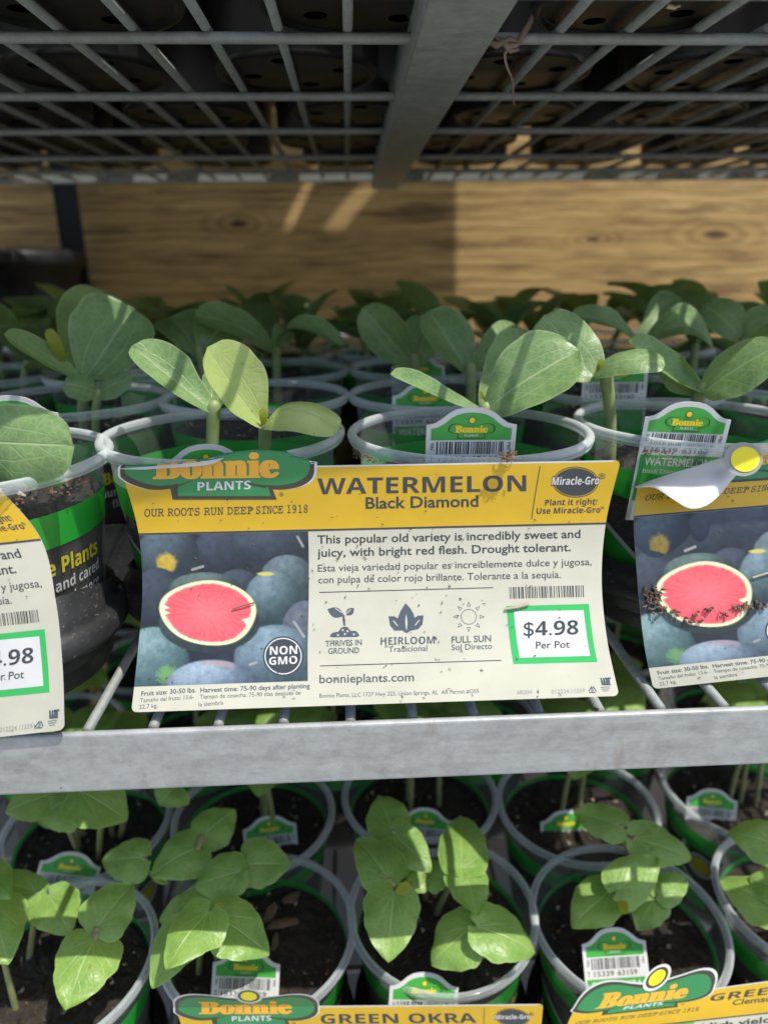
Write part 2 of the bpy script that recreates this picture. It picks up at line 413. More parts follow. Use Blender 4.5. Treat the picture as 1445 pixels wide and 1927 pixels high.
M_logoo = mat_ink('logo_outline_ink', (0.050, 0.050, 0.032), 0.33)
M_orange = mat_ink('logo_orange_ink', (0.78, 0.40, 0.035), 0.33)
M_pgreen = mat_ink('price_green_ink', (0.035, 0.42, 0.10), 0.35)
M_tgreen = mat_ink('tag_green_ink', (0.055, 0.36, 0.055), 0.4)
M_tyel = mat_ink('tag_yellow_ink', (0.85, 0.62, 0.02), 0.4)
M_dirt = mat_ink('soil_specks', (0.12, 0.085, 0.055), 0.9, 0.6)
M_chip = mat_ink('bark', (0.17, 0.105, 0.060), 0.85, 0.45)
M_root = mat_ink('dried_root', (0.20, 0.145, 0.10), 0.85, 0.4)
M_straw = mat_ink('pale_straw', (0.42, 0.36, 0.27), 0.8, 0.3)
M_ball = mat_ink('ball_yellow_ink', (0.88, 0.74, 0.02), 0.4)
def mat_photo():
    m, nt, n, l, p = newmat('printed_photo_ink')
    a = n.new('ShaderNodeVertexColor'); a.layer_name = 'print'
    l.new(a.outputs[0], p.inputs['Base Color']); p.inputs['Roughness'].default_value = 0.33
    return m
M_photo = mat_photo()
def mat_ground():
    m, nt, n, l, p = newmat('concrete')
    tc = n.new('ShaderNodeTexCoord').outputs['Object']
    a = noise(n, l, tc, 6, 6, 0.65); r = ramp(n, [(0.3, (0.27, 0.265, 0.255)), (0.7, (0.41, 0.40, 0.385))]); l.new(a.outputs[0], r.inputs[0])
    l.new(r.outputs[0], p.inputs['Base Color']); p.inputs['Roughness'].default_value = 0.9
    return m
M_ground = mat_ground()
M_post = simple('dark_painted_steel', (0.004, 0.008, 0.011), 0.7, 0.0)

# ------------------------------------------------------------------ the setting
Z_UP, Z_MID, Z_LOW, Z_GND = 0.097, -0.1662, -0.4498, -0.62
RIM_MID = -0.0702
CUP_H = 0.1125
Y_RAIL = 0.2330
Y_BACK = 0.868
Y_WALL = 1.10
gv, gf = [], []
v = [(-60, -60, Z_GND), (60, -60, Z_GND), (60, 60, Z_GND), (-60, 60, Z_GND)]
g = link('ground', mdata('ground', v, [(0, 1, 2, 3)], M_ground)); tag(g, kind='structure')

# board wall behind the rack: each board its own piece
wall = thing('board_wall', (0, Y_WALL, Z_GND), 'wall of wide weathered pine boards behind the plant rack', 'board wall')
PL = 0.262
z = Z_GND; k = 0
z_edges = [Z_GND, -0.36, -0.098, 0.172, 0.44, 0.70]
for k in range(5):
    z0, z1 = z_edges[k] + 0.002, z_edges[k + 1] - 0.002
    bv, bf = bevbox(-1.6, 1.9, 0.0 + 0.002 * (k % 2), 0.038, z0 - Z_GND, z1 - Z_GND, 0.003, 2)
    link('board', mdata('board', bv, bf, M_wood), wall)

# ------------------------------------------------------------------ wire shelves
WSP = 0.0250
rw_ = random.Random(2)
def wire_shelf(label, zt, yf, yb, x0, x1, xref, crosses, bz=-.012, rwire=0.0021, rcross=0.0023, rail=True, name='wire_shelf', rail_mat=None):
    s = thing(name, (0, yf, zt), label, 'wire shelf')
    k0 = math.ceil((x0 - xref) / WSP); k1 = math.floor((x1 - xref) / WSP)
    tv, tf = tube([(0, 0.004, -rwire), (0, (yb - yf) / 2, -rwire), (0, yb - yf - 0.004, -rwire)], rwire, 8)
    wm = mdata('wire', tv, tf, M_wire, True)
    for k in range(k0, k1 + 1):
        link('wire', wm, s, (xref + k * WSP + rw_.uniform(-.0007, .0007), 0, rw_.uniform(-.0003, .0003)), (rw_.uniform(-.002, .002), 0, rw_.uniform(-.004, .004)))
    cv, cf = tube([(x0, 0, 0), ((x0 + x1) / 2, 0, 0), (x1, 0, 0)], rcross, 10)
    cm = mdata('cross_wire', cv, cf, M_wire, True)
    for y in crosses:
        link('cross_wire', cm, s, (0, y - yf, -2 * rwire - rcross * 0.8))
    if rail:
        a, b = bevbox(x0, x1, -0.003, 0.0, -0.0252, 0.0016, 0.0013, 3)
        c, d = bevbox(x0, x1, 0.0002, 0.018, -0.0250, -0.0232, 0.0006, 1)
        link('front_rail', mdata('front_rail', *merge((a, b), (c, d)), M_rail), s)
    a, b = bevbox(x0, x1, yb - yf - 0.002, yb - yf + 0.002, bz, 0.004, 0.0013, 2)
    link('back_rail', mdata('back_rail', a, b, M_wire), s)
    return s
xr_mid = atY(656, 1345, 0.240).x
mid = wire_shelf('galvanised wire shelf with a broad front rail under the watermelon seedlings', Z_MID, Y_RAIL, Y_BACK, -0.75, 0.85, xr_mid,
                 [0.36, 0.475, 0.59, 0.705, 0.82])
low = wire_shelf('galvanised wire shelf under the okra seedlings', Z_LOW, Y_RAIL - 0.01, Y_BACK, -0.75, 0.85, xr_mid + 0.006,
                 [0.36, 0.475, 0.59, 0.705, 0.82])
r_ = ray(656, 60); xr_up = (r_ * ((Z_UP - 0.006) / r_.z)).x
cro = []
for py in (73, 182, 247, 296, 322):
    r_ = ray(722, py); cro.append((r_ * ((Z_UP - 0.0064) / r_.z)).y)
Y_UPF = 0.221
WSP = 0.0300
up = wire_shelf('galvanised wire shelf seen from below, across the top of the picture', Z_UP, Y_UPF, Y_BACK + 0.02, -0.85, 0.95, xr_up, cro, bz=-.006)
# angle bar under the top shelf, running back from the front
bx = []
for (px, py) in ((770, 0), (925, 0), (718, 330), (775, 330)):
    r_ = ray(px, py); bx.append((r_ * ((Z_UP - 0.012) / r_.z)))
xb0 = (bx[0].x + bx[2].x) / 2; xb1 = (bx[1].x + bx[3].x) / 2
a, b = bevbox(xb0, xb1, Y_UPF + 0.004, Y_BACK + 0.01, Z_UP - 0.0145, Z_UP - 0.012, 0.0006, 2)
c, d = bevbox(xb0 - 0.0004, xb0 + 0.0022, Y_UPF + 0.004, Y_BACK + 0.01, Z_UP - 0.0118, Z_UP + 0.012, 0.0005, 1)
wmesh('support_bar', *merge((a, b), (c, d)), M_bar, up)
# rear upright of the rack
pl_, pr_ = atY(118, 450, 1.04), atY(157, 450, 1.04)
post = thing('rack_post', (pl_.x, 1.04, Z_GND), 'dark steel upright at the back of the rack, in front of the boards', 'post')
a, b = bevbox(0, pr_.x - pl_.x, 0, 0.004, 0, 1.5, 0.001, 1)
link('face', mdata('face', a, b, M_post), post)
a, b = bevbox(-0.0045, -0.0002, 0.0, 0.036, 0, 1.5, 0.001, 1)
link('flange', mdata('flange', a, b, M_post), post)

# unseen boards, added above the top shelf to shade the wall's left side
def wallx(px, py): return atY(px, py, Y_WALL)
SH = Vector((SUNV.x / SUNV.y, 0, SUNV.z / SUNV.y)) * (Y_WALL - 0.90)
def back_to_shade(px, py):
    p = wallx(px, py); return (p.x - SH.x, 0.90, p.z - SH.z)
shade_boards = thing('shade_board', back_to_shade(840, 450), 'unseen boards added above the rack to shade the left of the wall', 'board')
def shade_piece(pix):
    q = [back_to_shade(*p) for p in pix]
    n = len(q)
    vv = q + [(p[0], p[1] + 0.01, p[2]) for p in q]
    ff = [tuple(range(n)), tuple(range(2 * n - 1, n - 1, -1))] + [(i, i + n, (i + 1) % n + n, (i + 1) % n) for i in range(n)]
    wmesh('board', vv, ff, M_wood, shade_boards)
shade_piece([(-420, 1000), (842, 1000), (842, 476), (-420, 476)])
shade_piece([(842, 475), (634, 475), (748, 335), (806, 265), (842, 265)])  # gaps between the pieces shape the slanting sun streaks on the wall
shade_piece([(570, 475), (538, 475), (602, 335), (634, 265), (731, 265), (684, 335)])
shade_piece([(508, 475), (-420, 475), (-420, 265), (608, 265), (576, 335)])
shade_piece([(842, 264), (-420, 264), (-420, 60), (842, 60)])
shade_piece([(842, 59), (-420, 59), (-420, -1500), (842, -1500)])

# ------------------------------------------------------------------ lettering
SANSB = {}
for i in range(26):
    SANSB[chr(65 + i)] = chr(0x1D5D4 + i); SANSB[chr(97 + i)] = chr(0x1D5EE + i)
for i in range(10): SANSB[chr(48 + i)] = chr(0x1D7EC + i)
SERB = {}
for i in range(26):
    SERB[chr(65 + i)] = chr(0x1D400 + i); SERB[chr(97 + i)] = chr(0x1D41A + i)
MONO = {}
for i in range(26):
    MONO[chr(65 + i)] = chr(0x1D670 + i); MONO[chr(97 + i)] = chr(0x1D68A + i)
for i in range(10): MONO[chr(48 + i)] = chr(0x1D7F6 + i)
CAPS = {'r': 0.682, 'b': 0.717, 's': 0.678, 'm': 0.579}
_tc = {}
TSC = bpy.data.scenes.new('glyph_scratch')
def glyphs(body, style='r', off=0.0, spacing=1.0):
    """(points in 0..1 across and cap heights up, faces)"""
    key = (body, style, off, spacing)
    if key in _tc: return _tc[key]
    mp = {'r': {}, 'b': SANSB, 's': SERB, 'm': MONO}[style]
    c = bpy.data.curves.new('glyphs', 'FONT'); c.body = ''.join(mp.get(ch, ch) for ch in body)
    c.offset = off; c.resolution_u = 3; c.space_character = spacing
    o = bpy.data.objects.new('glyphs', c); TSC.collection.objects.link(o)
    TSC.view_layers[0].update(); dg = TSC.view_layers[0].depsgraph
    ev = o.evaluated_get(dg); me = ev.to_mesh()
    co = np.array([p.co[:2] for p in me.vertices]); fs = [tuple(p.vertices) for p in me.polygons]
    ev.to_mesh_clear()
    bpy.data.objects.remove(o); bpy.data.curves.remove(c)
    x0, x1 = co[:, 0].min(), co[:, 0].max()
    co[:, 0] = (co[:, 0] - x0) / (x1 - x0); co[:, 1] /= CAPS[style]
    _tc[key] = (co, fs); return _tc[key]

# ------------------------------------------------------------------ printed cards
def hermite(ts, vals, t):
    ts = np.asarray(ts, float); vals = np.asarray(vals, float); t = np.asarray(t, float)
    m = np.gradient(vals, ts, axis=0)
    i = np.clip(np.searchsorted(ts, t) - 1, 0, len(ts) - 2)
    h = (ts[i + 1] - ts[i]); s = (t - ts[i]) / h
    lo, hi = t < ts[0], t > ts[-1]
    s_ = np.clip(s, 0, 1)
    def e(a): return a[..., None]
    out = (e(2 * s_**3 - 3 * s_**2 + 1) * vals[i] + e((s_**3 - 2 * s_**2 + s_) * h) * m[i] + e(-2 * s_**3 + 3 * s_**2) * vals[i + 1] + e((s_**3 - s_**2) * h) * m[i + 1])
    out = out + e(np.where(lo, t - ts[0], 0)) * m[0] + e(np.where(hi, t - ts[-1], 0)) * m[-1]
    return out
class Card:
    """a bent card: rows of (t, left pixel, right pixel) and its real width give each row its distance"""
    def __init__(s, rows, W, fold=0.0, ts=None, dist=1.0, skew=0.0, beta=0.4):
        s.t = [r[0] for r in rows]; s.LR = [list(r[1]) + list(r[2]) for r in rows]
        s.W, s.fold, s.ts, s.dist, s.skew, s.beta = W, fold, ts, dist, skew, beta
        s.wm = float(np.mean([math.hypot(q[2] - q[0], q[3] - q[1]) for q in s.LR]))
        q = s.base(np.array([.5, .5, .5, .5, .5]), np.linspace(0, 1, 5)); s.H = np.linalg.norm(np.diff(q, axis=0), axis=1).sum()
    def px(s, u, t):
        q = hermite(s.t, s.LR, t); u = np.asarray(u, float)[..., None]
        return q[..., :2] * (1 - u) + q[..., 2:] * u
    def base(s, u, t):
        q = hermite(s.t, s.LR, t); L, Rr = q[..., :2], q[..., 2:]
        d = s.dist * s.W * F / (s.wm * (1 - s.beta) + s.beta * np.linalg.norm(Rr - L, axis=-1))
        A = rays(L[..., 0], L[..., 1]) * (d * (1 - s.skew))[..., None]; B = rays(Rr[..., 0], Rr[..., 1]) * (d * (1 + s.skew))[..., None]
        u = np.asarray(u, float)[..., None]
        return A * (1 - u) + B * u
    def pos(s, u, t, off=0.0):
        u = np.asarray(u, float); t = np.asarray(t, float)
        t0 = np.zeros_like(t) if s.ts is None else s.ts(u)
        tc = np.maximum(t, t0)
        P = s.base(u, tc); e = 1e-3
        du = s.base(u + e, tc) - P; dt = s.base(u, tc + e) - P
        n = np.cross(dt, du); n /= np.linalg.norm(n, axis=-1)[..., None]
        n *= np.sign(-(n * P).sum(-1))[..., None]
        up_ = -dt / np.linalg.norm(dt, axis=-1)[..., None]
        h = (np.maximum(t0 - t, 0) * s.H)
        if s.fold:
            r = 0.0012; af, sg_ = abs(s.fold), math.copysign(1, s.fold); ang = np.minimum(h / r, af); rest = np.maximum(h - r * af, 0)
            ca, sa = np.cos(ang), np.sin(ang)
            P = P + up_ * (r * sa + rest * ca)[..., None] - sg_ * n * (r * (1 - ca) + rest * sa)[..., None]
            n = n * ca[..., None] + sg_ * up_ * sa[..., None]
        else:
            P = P + up_ * h[..., None]
        return P + n * off
CANVAS = Card([(0, (228, 883), (1168, 866)), (.265, (261, 1004), (1140, 983.5)), (.5, (268, 1112), (1132, 1088)),
               (.75, (259, 1232), (1142, 1202)), (1, (247, 1341), (1165, 1310))], 0.185)
def inv(x, y):
    x = np.asarray(x, float); y = np.asarray(y, float)
    u = np.full_like(x, .5); t = (y - 870) / 450
    for _ in range(12):
        p = CANVAS.px(u, t); e = 1e-3
        pu = (CANVAS.px(u + e, t) - p) / e; pt = (CANVAS.px(u, t + e) - p) / e
        rx, ry = x - p[..., 0], y - p[..., 1]
        det = pu[..., 0] * pt[..., 1] - pu[..., 1] * pt[..., 0]
        u = u + (rx * pt[..., 1] - ry * pt[..., 0]) / det
        t = t + (ry * pu[..., 0] - rx * pu[..., 1]) / det
    return u, t
NT = 90
def cut(pts, faces, clip=None):
    """cut flat (u,t) faces along the card's rows so that they bend with it"""
    bm = bmesh.new()
    vs_ = [bm.verts.new((p[0], p[1], 0)) for p in pts]
    for q in faces:
        try: bm.faces.new([vs_[i] for i in q])
        except ValueError: pass
    t0 = min(p[1] for p in pts); t1 = max(p[1] for p in pts)
    u0 = min(p[0] for p in pts); u1 = max(p[0] for p in pts)
    for k in range(math.ceil(t0 * NT), math.floor(t1 * NT) + 1):
        bmesh.ops.bisect_plane(bm, geom=bm.verts[:] + bm.edges[:] + bm.faces[:], plane_co=(0, k / NT, 0), plane_no=(0, 1, 0), dist=1e-7)
    if u1 - u0 > 0.06:
        for k in range(math.ceil(u0 * 30), math.floor(u1 * 30) + 1):
            bmesh.ops.bisect_plane(bm, geom=bm.verts[:] + bm.edges[:] + bm.faces[:], plane_co=(k / 30, 0, 0), plane_no=(1, 0, 0), dist=1e-7)
    if clip:
        bmesh.ops.bisect_plane(bm, geom=bm.verts[:] + bm.edges[:] + bm.faces[:], plane_co=(*clip[0], 0), plane_no=(*clip[1], 0), dist=1e-7, clear_outer=True)
    bm.verts.index_update()
    out = np.array([p.co[:2] for p in bm.verts]).reshape(-1, 2), [tuple(p.index for p in q.verts) for q in bm.faces]
    bm.free(); return out
def smoothloop(p, n=8):
    p = [np.array(q, float) for q in p]; m = len(p); out = []
    for i in range(m):
        a, b, c, d = p[i - 1], p[i], p[(i + 1) % m], p[(i + 2) % m]
        for k in range(n):
            s = k / n
            out.append(0.5 * ((2 * b) + (-a + c) * s + (2 * a - 5 * b + 4 * c - d) * s**2 + (-a + 3 * b - 3 * c + d) * s**3))
    return out
def filled(p):
    tri = tessellate_polygon([[Vector((q[0], q[1], 0)) for q in p]])
    return np.array([[q[0], q[1]] for q in p]), [tuple(t) for t in tri]
def ell(cx, cy, rx, ry, n=32, a0=0):
    return [(cx + rx * math.cos(2 * math.pi * k / n + a0), cy + ry * math.sin(2 * math.pi * k / n + a0)) for k in range(n)]
def ringpoly(cx, cy, rx, ry, w, n=40):
    o_, i_ = ell(cx, cy, rx, ry, n), ell(cx, cy, rx - w, ry - w, n)
    return np.array(o_ + i_), [(k, (k + 1) % n, n + (k + 1) % n, n + k) for k in range(n)]
# a print item: (part name, parent part or None, material, layer, points(px), faces)
def P_poly(p): return filled(p)
def P_quad(a, b, c, d): return np.array([a, b, c, d], float), [(0, 1, 2, 3)]
def P_line(x0, y0, x1, y1, w):
    d = np.array([x1 - x0, y1 - y0], float); n_ = np.array([-d[1], d[0]]) / np.linalg.norm(d) * w / 2
    a, b = np.array([x0, y0]), np.array([x1, y1])
    return np.array([a - n_, b - n_, b + n_, a + n_]), [(0, 1, 2, 3)]
def P_text(body, x0, y0, x1, y1, cap, style='r', off=0.0, shear=0.0, spacing=1.0):
    co, fs = glyphs(body, style, off, spacing)
    d = np.array([x1 - x0, y1 - y0], float)
    a = co[:, :1]; b = co[:, 1:]
    p = np.array([x0, y0]) + a * d + b * np.array([[shear * cap, -cap]])
    return p, fs
def P_join(*ps):
    v, f = [], []
    for (pv, pf) in ps:
        n = len(v); v += [tuple(q) for q in pv]; f += [tuple(i + n for i in q) for q in pf]
    return np.array(v), f
rb = random.Random(5)
def P_barcode(tl, tr, bl, br, n=60, seed=1):
    r = random.Random(seed); x = 0.0; ps = []
    tl, tr, bl, br = map(np.array, (tl, tr, bl, br))
    w = [r.choice((1, 1, 1.5, 2, 2.6)) for _ in range(2 * n)]; tot = sum(w)
    for k in range(2 * n):
        a, b = x / tot, (x + w[k]) / tot; x += w[k]
        if k % 2 == 0:
            ps.append(P_quad(tl + (tr - tl) * a, tl + (tr - tl) * b, bl + (br - bl) * b, bl + (br - bl) * a))
    return P_join(*ps)

BLOB = [(-174, 5), (-171, -18), (-155, -36), (-125, -45), (-85, -42), (-45, -33), (-10, -27), (25, -29), (70, -38), (115, -46), (148, -42), (168, -26), (174, -4), (168, 14), (148, 27), (115, 33), (84, 31), (60, 25), (0, 22), (-55, 25), (-84, 32), (-118, 33), (-150, 24), (-168, 14)]
def logo_items(cx=409, cy=880, s=1.0, ball=True):
    def T(p): return [(cx + q[0] * s, cy + q[1] * s) for q in p]
    it = []
    blob = smoothloop(BLOB, 5)
    c = np.mean(blob, axis=0)
    big = [(q[0] * 1.0 + 8.5 * np.sign(q[0]) * min(1, abs(q[0]) / 60), q[1] + (8 if q[1] > c[1] else -8)) for q in blob]
    rim = [(q[0] + 13 * np.sign(q[0]) * min(1, abs(q[0]) / 60), q[1] + (8 if q[1] > c[1] else -13)) for q in blob]
    it.append(('logo_border', 'L', M_white, 1.0, P_poly(T(rim))))
    it.append(('logo_outline', 'L', M_logoo, 2.2, P_poly(T(big))))
    it.append(('logo_outline', 'L', M_logoo, 2.5, P_poly(T([(-92, 20), (96, 20), (112, 60), (-84, 60)]))))
    it.append(('logo_panel', 'L', M_logog, 3.0, P_poly(T(blob))))
    it.append(('logo_panel', 'L', M_logog, 3.4, P_poly(T([(-74, 18), (88, 18), (101, 53), (-74, 53)]))))
    it.append(('logo_curl', 'L', M_logoo, 4.0, P_join(P_poly(T([(-95, 33), (-70, 31), (-42, 22), (-66, 33), (-92, 39)])), P_poly(T([(95, 33), (70, 30), (42, 22), (66, 33), (92, 39)])))))
    if ball:
        it.append(('logo_ball_border', 'L', M_white, 4.4, P_poly(T(ell(10, -50, 35, 33)))))
        it.append(('logo_ball_outline', 'L', M_logoo, 4.9, P_poly(T(ell(10, -50, 28, 26)))))
        it.append(('logo_ball', 'L', M_ball, 5.5, P_poly(T(ell(10, -50, 21, 19.5)))))
    for k_, dx_ in ((4.5, -2.2), (4.7, 2.2)):
        it.append(('lettering', 'L', M_orange, k_, P_text('Bonnie', cx + (dx_ - 119) * s, cy + 20 * s, cx + (115 + dx_) * s, cy + 17 * s, 44 * s, 's', 0.02)))
    it.append(('lettering', 'L', M_white, 4.6, P_text('PLANTS', cx - 37 * s, cy + 43 * s, cx + 63 * s, cy + 40 * s, 16 * s, 'b')))
    return it
def leafshape(x, y, ln, wd, ang, n=10):
    p = []
    for k in range(n + 1):
        s = k / n; w = wd * math.sin(math.pi * s) ** 0.9; p.append((ln * s, w))
    for k in range(n - 1, 0, -1):
        s = k / n; w = wd * math.sin(math.pi * s) ** 0.9; p.append((ln * s, -w))
    c, s_ = math.cos(ang), math.sin(ang)
    return [(x + q[0] * c - q[1] * s_, y + q[0] * s_ + q[1] * c) for q in p]

HEAD_T = .265
def header_items(title, sub, titlex, subx, ball=True):
    it = [('header_panel', None, M_yellow, 0.8, 'HEADER'),
          ('header_rule', None, M_dark, 1.4, 'RULE')]
    it.append(('card_edge', None, M_white, 1.0, 'EDGE'))
    it += logo_items(ball=ball)
    it.append(('lettering', None, M_dark, 2, P_text('OUR ROOTS RUN DEEP', 272, 972, 476, 967, 14, 'm', 0.004)))
    it.append(('lettering', None, M_dark, 2, P_text('®', 470, 960, 477, 960, 5)))
    it.append(('lettering', None, M_dark, 2, P_text('SINCE 1918', 482, 967, 579, 964.5, 14, 'm', 0.004)))
    it.append(('lettering', None, M_dark, 2, P_text('®', 525, 934, 534, 934, 7)))
    it.append(('lettering', None, M_dark, 2, P_text(title, titlex[0], 930, titlex[1], 924, 30, 'b', 0.0)))
    it.append(('lettering', None, M_dark, 2, P_text(sub, subx[0], 957, subx[1], 953, 21, 'r', 0.018)))
    it.append(('divider', None, M_dark, 2, P_line(1016, 877, 1000, 977, 1.6)))
    it.append(('badge', None, M_dark, 2, P_join(P_poly(ell(1083, 907, 40, 26)), ringpoly(1083, 907, 43, 29, 1.4))))
    it.append(('lettering', None, M_dark, 2.6, P_text('Miracle-Gro', 1037, 913, 1127, 911.5, 16, 'b', 0.05, 0.15)))
    it.append(('lettering', None, M_white, 3.4, P_text('Miracle-Gro', 1038, 912.5, 1126, 911, 14.5, 'b', 0.0, 0.15)))
    it.append(('lettering', None, M_dark, 2, P_text('®', 1126, 901, 1139, 901, 10)))
    it.append(('lettering', None, M_dark, 2, P_text('Plant it right!', 1025, 951, 1123, 949, 11, 'b', 0.0, 0.1)))
    it.append(('lettering', None, M_dark, 2, P_text('Use Miracle-Gro', 1009, 967, 1129, 964.5, 11, 'b', 0.0, 0.1)))
    it.append(('lettering', None, M_dark, 2, P_text('®', 1130, 958, 1137, 958, 5)))
    return it
def body_items():
    B = 0.016
    L = lambda *a, m=M_grey, **k: ('lettering', None, m, 1, P_text(*a, **k))
    it = [L('This popular old variety is incredibly sweet and', 597, 1023, 1092, 1012, 15.2, 'r', B, m=M_dark),
          L('juicy, with bright red flesh. Drought tolerant.', 597, 1048, 1074, 1037, 15.2, 'r', B, m=M_dark),
          L('Esta vieja variedad popular es increiblemente dulce y jugosa,', 598, 1076, 1113, 1063.5, 13.2, 'r', 0.004, m=M_dark),
          L('con pulpa de color rojo brillante. Tolerante a la sequía.', 599, 1098, 1055, 1087.5, 13.2, 'r', 0.004, m=M_dark),
          ('rule', None, M_dark, 1, P_line(601, 1115, 928, 1106, 1.7)), ('rule', None, M_dark, 1, P_line(602, 1253.5, 943, 1243, 1.7)),
          L('THRIVES IN', 612, 1217, 681, 1214, 10.5, 'r', B), L('GROUND', 617.5, 1231, 676, 1229, 10.5, 'r', B),
          L('HEIRLOOM', 716, 1214, 818, 1211.5, 14, 'b', 0.0), L('Tradicional', 731, 1227.5, 804, 1225, 10.5, 'r', 0.008),
          L('FULL SUN', 849.5, 1210.5, 924, 1207.5, 12, 'r', B), L('Sol Directo', 849.5, 1224, 926, 1221, 10.5, 'r', 0.008),
          L('bonnieplants.com', 601, 1286, 779, 1282, 15.5, 'r', 0.012),
          L('Bonnie Plants, LLC 1727 Hwy 223, Union Springs, AL  AR Permit #OS5', 601, 1313.5, 901, 1304.5, 7.6, 'r', 0.0),
          L('68204', 972, 1307, 1001, 1306, 7.5, 'r', 0.02, m=M_pale), L('4', 1009, 1306, 1014, 1306, 7.5, 'r', 0.02),
          L('012224.11559', 1037, 1306, 1101, 1303.5, 7.5, 'r', 0.02, m=M_pale),
          L('Fruit size: 30-50 lbs.', 266, 1310, 369, 1303, 8.6, 'r', 0.016), L('Harvest time: 75-90 days after planting', 377, 1303.5, 583, 1295, 8.6, 'r', 0.016),
          L('Tamaño del fruto: 13.6-', 264, 1322.5, 365, 1315.5, 7.8, 'r', 0.0), L('Tiempo de cosecha: 75-90 días después de', 376, 1315.5, 566, 1307.5, 7.8, 'r', 0.0),
          L('22.7 kg.', 262, 1335, 297, 1331.5, 7.8, 'r', 0.0), L('la siembra', 374, 1330, 420, 1326, 7.8, 'r', 0.0),
          ('barcode', None, M_dark, 1, P_barcode((958, 1105), (1099, 1101.5), (959, 1127), (1100, 1123.5), 38, 4)),
          ('price_box', None, M_pgreen, 1, P_quad((953, 1141), (1108, 1136.5), (1124, 1246), (966, 1250))),
          ('price_panel', None, M_white, 1.7, P_quad((966.5, 1150.5), (1098, 1148.5), (1110.5, 1234.5), (977.6, 1238))),
          ('lettering', None, M_dark, 2.4, P_text('$4.98', 985, 1197, 1088, 1194, 27, 'b', 0.0)),
          ('lettering', None, M_dark, 2.4, P_text('Per Pot', 1008, 1221, 1072, 1219, 13, 'r', 0.012))]
    # icons
    mound = smoothloop([(622, 1199), (626, 1191), (636, 1189), (643, 1181), (653, 1180), (660, 1187), (670, 1188), (675, 1198), (650, 1199)], 4)
    it.append(('icon', None, M_grey, 1, P_join(P_poly(mound), P_poly(leafshape(647, 1159, 33, 9.5, math.pi + .38)), P_poly(leafshape(651, 1158, 20, 6.5, -.72)))))
    it.append(('icon', None, M_grey, 1.3, P_poly([(644, 1157), (648, 1157), (650, 1177), (646.5, 1178), (645, 1167)])))
    it.append(('icon_dot', None, M_cream, 1.6, P_join(*[P_poly(ell(x, y, 2.0, 2.0, 10)) for (x, y) in ((636, 1195.5), (645, 1186), (649, 1193.5), (654, 1188), (666, 1194))] + [P_line(631, 1145, 643, 1153, 1.6), P_line(652, 1155, 660, 1147, 1.6)])))
    it.append(('icon', None, M_grey, 1, P_join(P_poly([(763, 1135)] + [(763 + q[0], 1135 + q[1]) for q in ((9, 10), (15, 20), (18, 30), (16, 44), (10, 52), (2, 57), (-6, 52), (-13, 45), (-15, 30), (-10, 16))]))))
    it.append(('icon', None, M_grey, 1.3, P_join(P_poly([(731, 1160), (742, 1160), (752, 1166), (757, 1180), (755, 1187), (742, 1187), (734, 1177)]), P_poly([(797, 1158), (786, 1159), (777, 1165), (772, 1178), (774, 1187), (787, 1184), (795, 1175)]))))
    it.append(('icon_dot', None, M_cream, 1.7, P_join(P_poly(leafshape(765, 1187, 31, 2.0, -math.pi / 2 - .03)), P_line(740, 1168, 748, 1178, 2.0), P_line(789, 1167, 781, 1177, 2.0))))
    suni = [ringpoly(882, 1161, 15, 14.5, 1.1)]
    for k in range(8):
        a = k * math.pi / 4 - math.pi / 2
        c, s = math.cos(a), math.sin(a)
        tip = (882 + 29 * c, 1161 + 28 * s); b1 = (882 + 21 * c - 3 * s, 1161 + 20 * s + 3 * c); b2 = (882 + 21 * c + 3 * s, 1161 + 20 * s - 3 * c)
        suni += [P_line(*tip, *b1, 1.0), P_line(*tip, *b2, 1.0), P_line(*b1, *b2, 1.0)]
    it.append(('icon', None, M_grey, 1, P_join(*suni)))
    tri = []
    for k in range(3):
        a = -math.pi / 2 + k * 2 * math.pi / 3; a2 = a + 2 * math.pi / 3
        p = np.array([1114.5 + 10 * math.cos(a), 1299 + 9 * math.sin(a)]); q = np.array([1114.5 + 10 * math.cos(a2), 1299 + 9 * math.sin(a2)])
        tri.append(P_line(*(p + (q - p) * .16), *(p + (q - p) * .86), 2.0))
    it.append(('recycling_mark', None, M_grey, 1, P_join(*tri, P_text('5', 1111.5, 1301.5, 1117, 1301.5, 7, 'r', 0.02))))
    st = [P_quad((1129 + 5 * k, 1276), (1132 + 5 * k, 1276), (1137 + 4.4 * k, 1290), (1132 + 4.4 * k, 1290)) for k in range(3)] + [P_quad((1138, 1275.5), (1149, 1275), (1149, 1278.5), (1138, 1279)), P_quad((1142.5, 1278), (1146.5, 1278), (1149, 1290), (1145, 1290))]
    st += [P_line(1130, 1294, 1148, 1293, 1.2), P_line(1131, 1297.5, 1147, 1296.5, 1.2), P_line(1134, 1301, 1145, 1300, 1.2)]
    it.append(('printer_mark', None, M_grey, 1, P_join(*st)))
    it.append(('badge', None, M_dark, 2.2, P_poly(ell(533, 1235, 38, 37.5))))
    it.append(('badge_ring', None, M_white, 2.8, ringpoly(533, 1235, 35, 34.5, 2.0)))
    it.append(('lettering', None, M_white, 2.8, P_text('NON', 508, 1232.5, 559.5, 1230.5, 15.5, 'b', 0.0)))
    it.append(('lettering', None, M_white, 2.8, P_text('GMO', 506.5, 1251.5, 559.5, 1249, 14.5, 'b', 0.0)))
    return it

